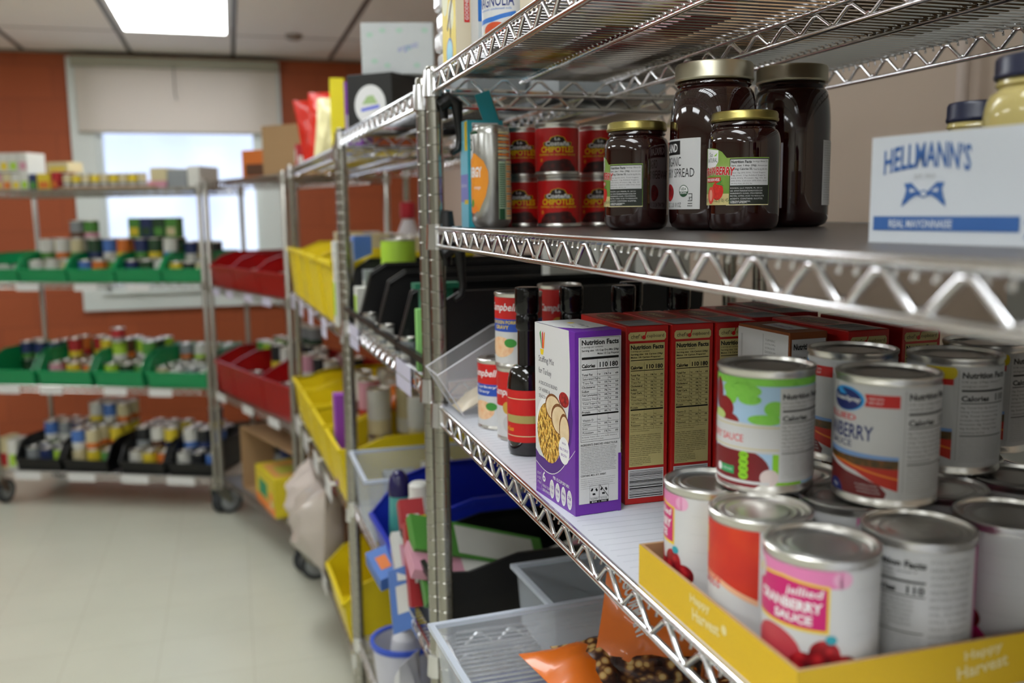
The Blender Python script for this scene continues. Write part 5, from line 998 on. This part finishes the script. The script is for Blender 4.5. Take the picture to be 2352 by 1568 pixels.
# bottom of the third unit: bags of groceries and a yellow bin
GB=mat('grey_film_bag',(.70,.66,.62),.3,coat=.4,nscale=18,bump=.5)
for k,(t,s,c,z) in enumerate([(.15,.20,'white',.0),(.40,.20,'red',.0),(.62,.18,'brown',.0)]): fbox('food_carton','%s carton among the film-wrapped goods low on the aisle side, %s one'%(c,ORD[k]),onunit(U3A,U3B,t,.05,d3[3]),s,.25,.26,c,rotof(U3A,U3B),'cream',group='film-wrapped goods low on the aisle side')
packet('film_bag','crumpled grey film bag hanging over the low aisle shelf','plastic bag',(Vector(onunit(U3A,U3B,.62,-.01,d3[3]+.17)),Vector((.0,-.33,.05)),Vector((.02,.04,.27))),.17,GB,seed=91)
packet('film_bag','second crumpled film bag beyond the first on the low aisle shelf','plastic bag',(Vector(onunit(U3A,U3B,.25,.0,d3[3]+.15)),Vector((.0,-.26,-.03)),Vector((.02,-.03,.25))),.16,M_('pale_film_bag','C4B8B0',rough=.3,bump=.5,nscale=18),seed=93)
bin_('yellow storage bin on the lowest shelf beside the second post',U3A,U3B,.86,-.02,d3[3],.34,.44,.20,YP_,'yellow',lip=.60)
tags(U3A,U3B,Z3[1],[.10,.38,.66,.98],.105,.055,2,TAGL,.022); tags(U3A,U3B,Z3[2],[.05,.33,.62,.92],.13,.06,2,TAG,.022); tags(U3A,U3B,Z3[3],[.62],.12,.06,2,TAG,.010)
# top of the third unit
def T3(t,d,z): return onunit(U3A,U3B,t,d,z)
fbox('food_carton','tall yellow carton on top of the third unit',(.300,2.86,d3[0]),.042,.14,.225,'yellow',-.1,group='cartons on top of the third unit',m=M_('cereal_yellow','E6D61E'))
fbox('food_carton','purple and pale blue carton on top of the third unit',(.310,2.60,d3[0]),.046,.14,.180,'blue',-.35,'white',m=M_('violet_pack2','7A3A9A'),group='cartons on top of the third unit')
packet('snack_bag','red standing snack bag on top of the third unit, nearer one','snack bag',((.318,3.32,d3[0]+.12),(.02,.02,.24),(.10,-.04,.0)),.05,M_('red_bag','C0281A',rough=.25),seed=101,group='red snack bags on top')
packet('snack_bag','red standing snack bag on top of the third unit, farther one','snack bag',((.305,3.56,d3[0]+.12),(-.03,.02,.24),(.10,-.02,.0)),.05,M_('red_bag','C0281A',rough=.25),seed=103,group='red snack bags on top')
packet('snack_bag','white and yellow standing packet on top of the third unit','snack bag',((.325,3.14,d3[0]+.10),(.02,.0,.20),(.09,-.03,.0)),.05,M_('white_yellow_bag','D8D0A0',rough=.25),seed=105)
fbox('food_carton','small red and white carton at the far end of the third unit top',(.250,3.66,d3[0]),.06,.08,.09,'red',0,'white',group='cartons on top of the third unit')
# --- second unit
rz2=rotof(U2A,U2B)
HB=[.165,.16,.155,.15]
for i in range(4):
    a=.012+.228*i; bin_('deep black storage bin, %s from the far end of the second unit'%ORD[i],U2A,U2B,a,.0,d2[1],.215,.535,HB[i],KP,'black',lip=.26,sl=.12)
def T2_(t,d,z): return onunit(U2A,U2B,t,d,z)
for n,l,x,y,z,w,d,h,c,c2 in [('food_carton','white and lime striped carton above the black bins by the second post',.285,2.27,d2[1]+.10,.085,.06,.115,'white','lime'),('food_carton','dark red carton above the black bins, left of the near posts',.41,2.25,d2[1]+.10,.05,.06,.11,'red','pink'),('food_carton','brown and red carton above the black bins behind the near posts',.47,2.24,d2[1]+.10,.08,.06,.115,'brown','red'),('food_carton','pale grey carton rising behind the lime striped carton',.32,2.38,d2[1]+.10,.09,.05,.15,'grey','white')]:
    fbox(n,l,(x,y,z-.094),w,d,h-.016,c,0,c2,group='cartons in the black bins')
fcan('yellow-green tub lid above the black bins by the near posts',(.40,2.34,d2[1]+.006),.045,.216,'lime','yellow',0,'cartons in the black bins')
for k,(x,y) in enumerate(((.66,1.93),(.74,1.84),(.80,1.74))): fbox('white_carton','white carton, %s in the stepped row at the back of the black bins'%ORD[k],(x,y,d2[1]+.006),.10,.05,.235,'white',0,group='stepped white cartons',cat='food carton')
fbox('food_carton','green and white carton at the back right of the black bins',(.90,1.80,d2[1]+.006),.03,.06,.26,'green',0,'white') if 0 else None
# small goods at the fronts of the black bins
G2=M_('folded_green','1F6A50'); LG=M_('light_green_stick','8CCB74')
t=thing('folded_bag','dark green folded bag standing in the nearest black bin','bag',(.318,1.66,d2[1]+.005),rz2); MB().box(0,0,0,.02,.06,.15,G2).box(-.004,-.012,.145,.03,.07,.155,G2).build('bag_body',t)
for k in range(2): fbox('green_stick_pack','light green slim pack, %s of two in the nearest black bin'%('left','right')[k],(.308+.022*k,1.625,d2[1]+.005),.014,.02,.11-.006*k,'lime',0,cat='slim pack',m=LG,group='light green slim packs')
fcan('small white and blue bottle in the nearest black bin',(.345,1.585,d2[1]+.005),.012,.070,'white','blue',0,'small goods in the black bins')
SMG=[(.300,2.36,'lime'),(.302,2.28,'brown'),(.298,2.20,'white'),(.300,2.12,'white'),(.302,2.04,'grey'),(.300,1.96,'white'),(.302,1.88,'white'),(.304,1.80,'black'),(.306,1.74,'grey')]
for k,(x,y,c) in enumerate(SMG): fcan('%s small tube lying at the front of the black bins, %s from the far end'%(c,ORD[k]),(x+.006,y,d2[1]+.005),.016,.030+.008*(k%3),c,'grey' if c!='grey' else 'white',0,'small goods in the black bins')
tags(U2A,U2B,Z2[1],[.10,.69],.13,.055,1,TAGL,.006)
# black box and white box on top of it
KB=mat('black_board',(.14,.14,.14),.5)
t=thing('black_box','black box with a round white label, a white box standing on it','cardboard box',(.283,2.315,d2[0]),math.radians(-43)); MB().box(0,0,0,.128,.13,.130,KB).build('box_body',t,bevel=.002)
P=Print(); P.ell(.066,.058,.044,.046,WHITE,0,n=32); P.poly([(.043,.060),(.058,.078),(.075,.080),(.088,.060)],M_('soft_green','A8C48A'),1); P.poly([(.040,.043),(.092,.050),(.092,.057),(.040,.050)],M_('soft_blue','5A6AE0'),1); P.build('round_label',t)
t=thing('white_box','white box with pale green specks and blue script, on the black box','cardboard box',(.318,2.290,d2[0]+.1305),math.radians(-14)); MB().box(0,0,0,.17,.10,.118,mat('white_gloss_board',(.86,.88,.89),.35)).build('box_body',t,bevel=.002)
P=Print(); SG=M_('pale_mint','C4E2D4')
for k,(a,c) in enumerate([(.02,.09),(.05,.10),(.03,.03),(.09,.10),(.13,.02),(.06,.02),(.11,.06),(.15,.10)]): P.ell(a,c,.008,.006,SG,0)
P.text('organic',.085,.045,.05,.018,M_('soft_violet','8A92E0'),1,rot=.25,slant=.3); P.build('front_print',t)
for k,(x,y,c) in enumerate(((.50,2.1,'grey'),(.62,1.9,'black'),(.55,1.65,'grey'))): fbox('cardboard_box','%s box on the top of the second unit behind the black box, %s one'%(c,ORD[k]),(x,y-.1,d2[0]),.2,.16,.10,c,0,cat='cardboard box',group='boxes on top of the second unit')
# middle-low shelf of the second unit: frosted tub, blue bins of toiletries, black bin of boxes
tub('plastic_tub','frosted plastic tub on the second unit beside the far post, pale goods inside',.275,2.13,.80,2.41,d2[2],d2[2]+.155,FROST,lipm=RIMW)
for k,(x,c) in enumerate(((.34,'grey'),(.44,'white'),(.54,'dark green'),(.63,'white'))): fbox('small_pack','%s pack inside the frosted tub on the second unit, %s from the aisle'%(c,ORD[k]),(x,2.20,d2[2]+.004),.08,.12,.12+.015*(k%2),c,0,cat='pack',group='packs in the frosted tub')
bin_('blue storage bin with toiletries, middle of the low shelf of the second unit',U2A,U2B,.36,-.01,d2[2],.30,.535,.19,BP,'blue',lip=.45)
bin_('black storage bin of boxes, near end of the low shelf of the second unit',U2A,U2B,.68,.0,d2[2],.24,.535,.165,KP,'black',lip=.9)
tb=thing('squeeze_bottle','teal bottle with a dark domed cap in the blue bin','bottle',(.333,2.03,d2[2]+.045),0); MB().lathe([(0,0),(.024,0),(.026,.01),(.022,.11)],M_('teal_bottle','4E9E98',rough=.25),20).build('bottle_body',tb); MB().lathe([(.024,.100),(.025,.112),(.021,.142),(.010,.155),(0,.158)],M_('indigo_cap','241F4E',rough=.2),20).build('cap',tb)
rT=random.Random(5)
TO=[('white domed bottle in the blue bin','bottle',.36,1.93,.11,'white',.032,.12),('white bottle in the blue bin beside the domed one','bottle',.39,1.86,.10,'white',.03,.11),('dark teal cap bottle at the back of the blue bin','bottle',.50,1.86,.10,'dark green',.030,.09),('grey-white pump bottle at the back of the blue bin','bottle',.56,1.84,.10,'grey',.022,.13),('red-capped bottle at the back of the blue bin','bottle',.63,1.84,.10,'red',.030,.11),('pale bottle at the far back of the blue bin','bottle',.70,1.85,.08,'cream',.028,.10)]
for l,cat,x,y,z,c,r,h in TO:
    o=MB().lathe([(0,0),(r,0),(r*1.05,.01),(r,h*.6),(r*.7,h*.72),(r*.7,h*.95),(r*.5,h),(0,h)],colm(c),18).build('toiletry_bottle',None,(x,y,d2[2]+z-.03)); tag(o,l,cat,'toiletries in the blue bin')
TP=[('pink and red toothpaste box tilted over the front of the blue bin','red',(.328,1.84,.13),(.0,-.06,-.10),(.05,0,.0)),('white tube box tilted over the rim of the blue bin','white',(.305,1.80,.085),(.0,-.06,-.08),(.05,0,.0)),('bright blue and orange box on the front rim of the second unit','blue',(.268,1.86,.045),(.02,-.07,-.035),(.045,.01,.01)),('red box with white lettering near the post','red',(.315,1.72,.10),(.0,-.05,-.15),(.045,0,.0)),('pale blue patterned box hanging down by the post','blue',(.288,1.76,.015),(.0,-.05,-.11),(.045,0,.01)),('yellow topped tube by the post','yellow',(.32,1.70,.17),(.0,-.02,-.06),(.03,0,.0))]
for l,c,cc,ax,wx in TP:
    ax=Vector(ax);wx=Vector(wx); nz=ax.cross(wx).normalized()*.035; c0=Vector(cc)+Vector((0,0,d2[2]+.0)); vs=[c0+ax*a*.5+wx*b*.5+nz*q*.5 for q in (-1,1) for a,b in ((-1,-1),(1,-1),(1,1),(-1,1))]
    b=MB(); b.add(vs,[(0,3,2,1),(4,5,6,7),(0,1,5,4),(1,2,6,5),(2,3,7,6),(3,0,4,7)],colm(c)); v2=[c0+ax*a*.22+wx*b_*.25+nz*q*.52 for q in (-1,1) for a,b_ in ((-1,-1),(1,-1),(1,1),(-1,1))]; b.add(v2,[(0,3,2,1),(4,5,6,7)],colm('white' if c!='white' else 'pink') if c!='blue' or 'pale' in l else colm('orange'))
    tag(b.build('toothpaste_box'),l,'small box','toiletry boxes by the post')
# flat boxes in the black bin
FB=[('green and white flat box leaning in the black bin of boxes','green',(.42,1.66,.135),(.26,.02,-.085),(.0,.05,.05)),('white and lilac flat box under the green one in the black bin','pink',(.43,1.63,.10),(.30,.02,-.08),(0,.07,.03)),('green, yellow and blue flat box low in the black bin','green',(.45,1.60,.075),(.30,.0,-.035),(0,.05,.05)),('white flat box tilted the other way in the black bin','white',(.66,1.66,.10),(.24,.0,.065),(0,.07,.03)),('red and white flat box at the far right of the black bin','red',(.70,1.62,.09),(.20,.0,.08),(0,.05,.03))]
for l,c,cc,ax,wx in FB:
    ax=Vector(ax);wx=Vector(wx); nz=ax.cross(wx).normalized()*.022; c0=Vector(cc)+Vector((0,0,d2[2]+.01)); q8=lambda s,t_,n_,o_=0:[c0+ax*(a*.5*s+o_)+wx*b*.5*t_+nz*q*.5*n_ for q in (-1,1) for a,b in ((-1,-1),(1,-1),(1,1),(-1,1))]
    b=MB(); F8=[(0,3,2,1),(4,5,6,7),(0,1,5,4),(1,2,6,5),(2,3,7,6),(3,0,4,7)]; b.add(q8(1,1,1),F8,colm(c)); b.add(q8(.6,.8,1.04,.12),F8,colm('white' if c!='white' else 'pink'))
    if 'yellow' in l: b.add(q8(.16,1.02,1.06,-.22),F8,colm('yellow')); b.add(q8(.10,1.02,1.08,-.36),F8,colm('blue'))
    tag(b.build('flat_box'),l,'flat box','flat boxes in the black bin')
# low shelf of the second unit: white bucket with a blue rim and a brush, blue bin
t=thing('bucket','white plastic bucket with a blue rim on the lowest shelf of the second unit','bucket',(.352,2.13,d2[3]),0); WP=mat('bucket_plastic',(.80,.80,.84),.35)
MB().lathe([(0,.002),(.062,0),(.066,.004),(.078,.135),(.074,.135),(.062,.006),(0,.006)],WP,32).build('bucket_body',t); MB().lathe([(.074,.128),(.082,.130),(.083,.142),(.074,.142),(.074,.128)],M_('blue_rim','3A5AC8',rough=.3),32).build('rim',t)
t=thing('dish_brush','white brush handle standing in the white bucket','brush',(.352,2.13,d2[3]+.008),0); b=MB(); b.tube([(0,0,.13),(-.004,0,.19),(-.022,.02,.42)],[.010,.009,.008],mat('brush_handle',(.78,.78,.80),.4),10); b.build('handle',t); MB().lathe([(0,0),(.032,.005),(.036,.1),(.030,.135),(.012,.15),(0,.15)],mat('brush_head_white',(.84,.84,.86),.5),18).build('brush_head',t)
bin_('blue storage bin at the near end of the lowest shelf of the second unit',U2A,U2B,.62,-.01,d2[3],.28,.50,.16,BP,'blue',lip=.5)
packet('film_bag','white film bag draped at the rim of the lowest shelf near the post','plastic bag',(Vector((.285,1.72,d2[3]+.16)),Vector((.0,-.10,.32)),Vector((.05,.06,0))),.05,mat('white_film',(.80,.80,.82),.3,coat=.3,nscale=18,bump=.5),seed=111)
# corner behind the units: small white and red goods on a low rack seen beyond the posts
t=thing('cleaner_bottle','white bottle with a red cap at the back of the third unit, between posts','bottle',(.640,3.50,d3[1]),0)
MB().lathe([(0,0),(.045,0),(.047,.02),(.047,.22),(.024,.275),(.022,.30),(0,.30)],mat('white_bottle',(.82,.80,.82),.35),20).build('bottle_body',t); MB().lathe([(.026,.285),(.030,.29),(.030,.345),(0,.35)],M_('red_cap','A8182A',rough=.35),18).build('cap',t)
fbox('paper_pack','pale lilac pack at the back of the third unit beside the white bottle',(.655,3.33,d3[1]),.07,.08,.235,'white',0,cat='paper pack')
for k,(x,y,w,h,c,c2) in enumerate([(.37,3.50,.10,.235,'cream','yellow'),(.40,3.26,.12,.225,'yellow','cream'),(.38,3.02,.11,.235,'cream','lime'),(.325,2.90,.05,.225,'red','white'),(.330,2.66,.05,.240,'blue','white'),(.47,2.74,.10,.230,'cream','yellow')]):
    fbox('food_carton','%s and %s carton rising from the upper yellow bins, %s from the far end'%(c,c2,ORD[k]),(x,y,d3[1]+.005),w,.06,h,c,rotof(U3A,U3B)+math.pi/2,c2,group='cartons in the upper yellow bins')
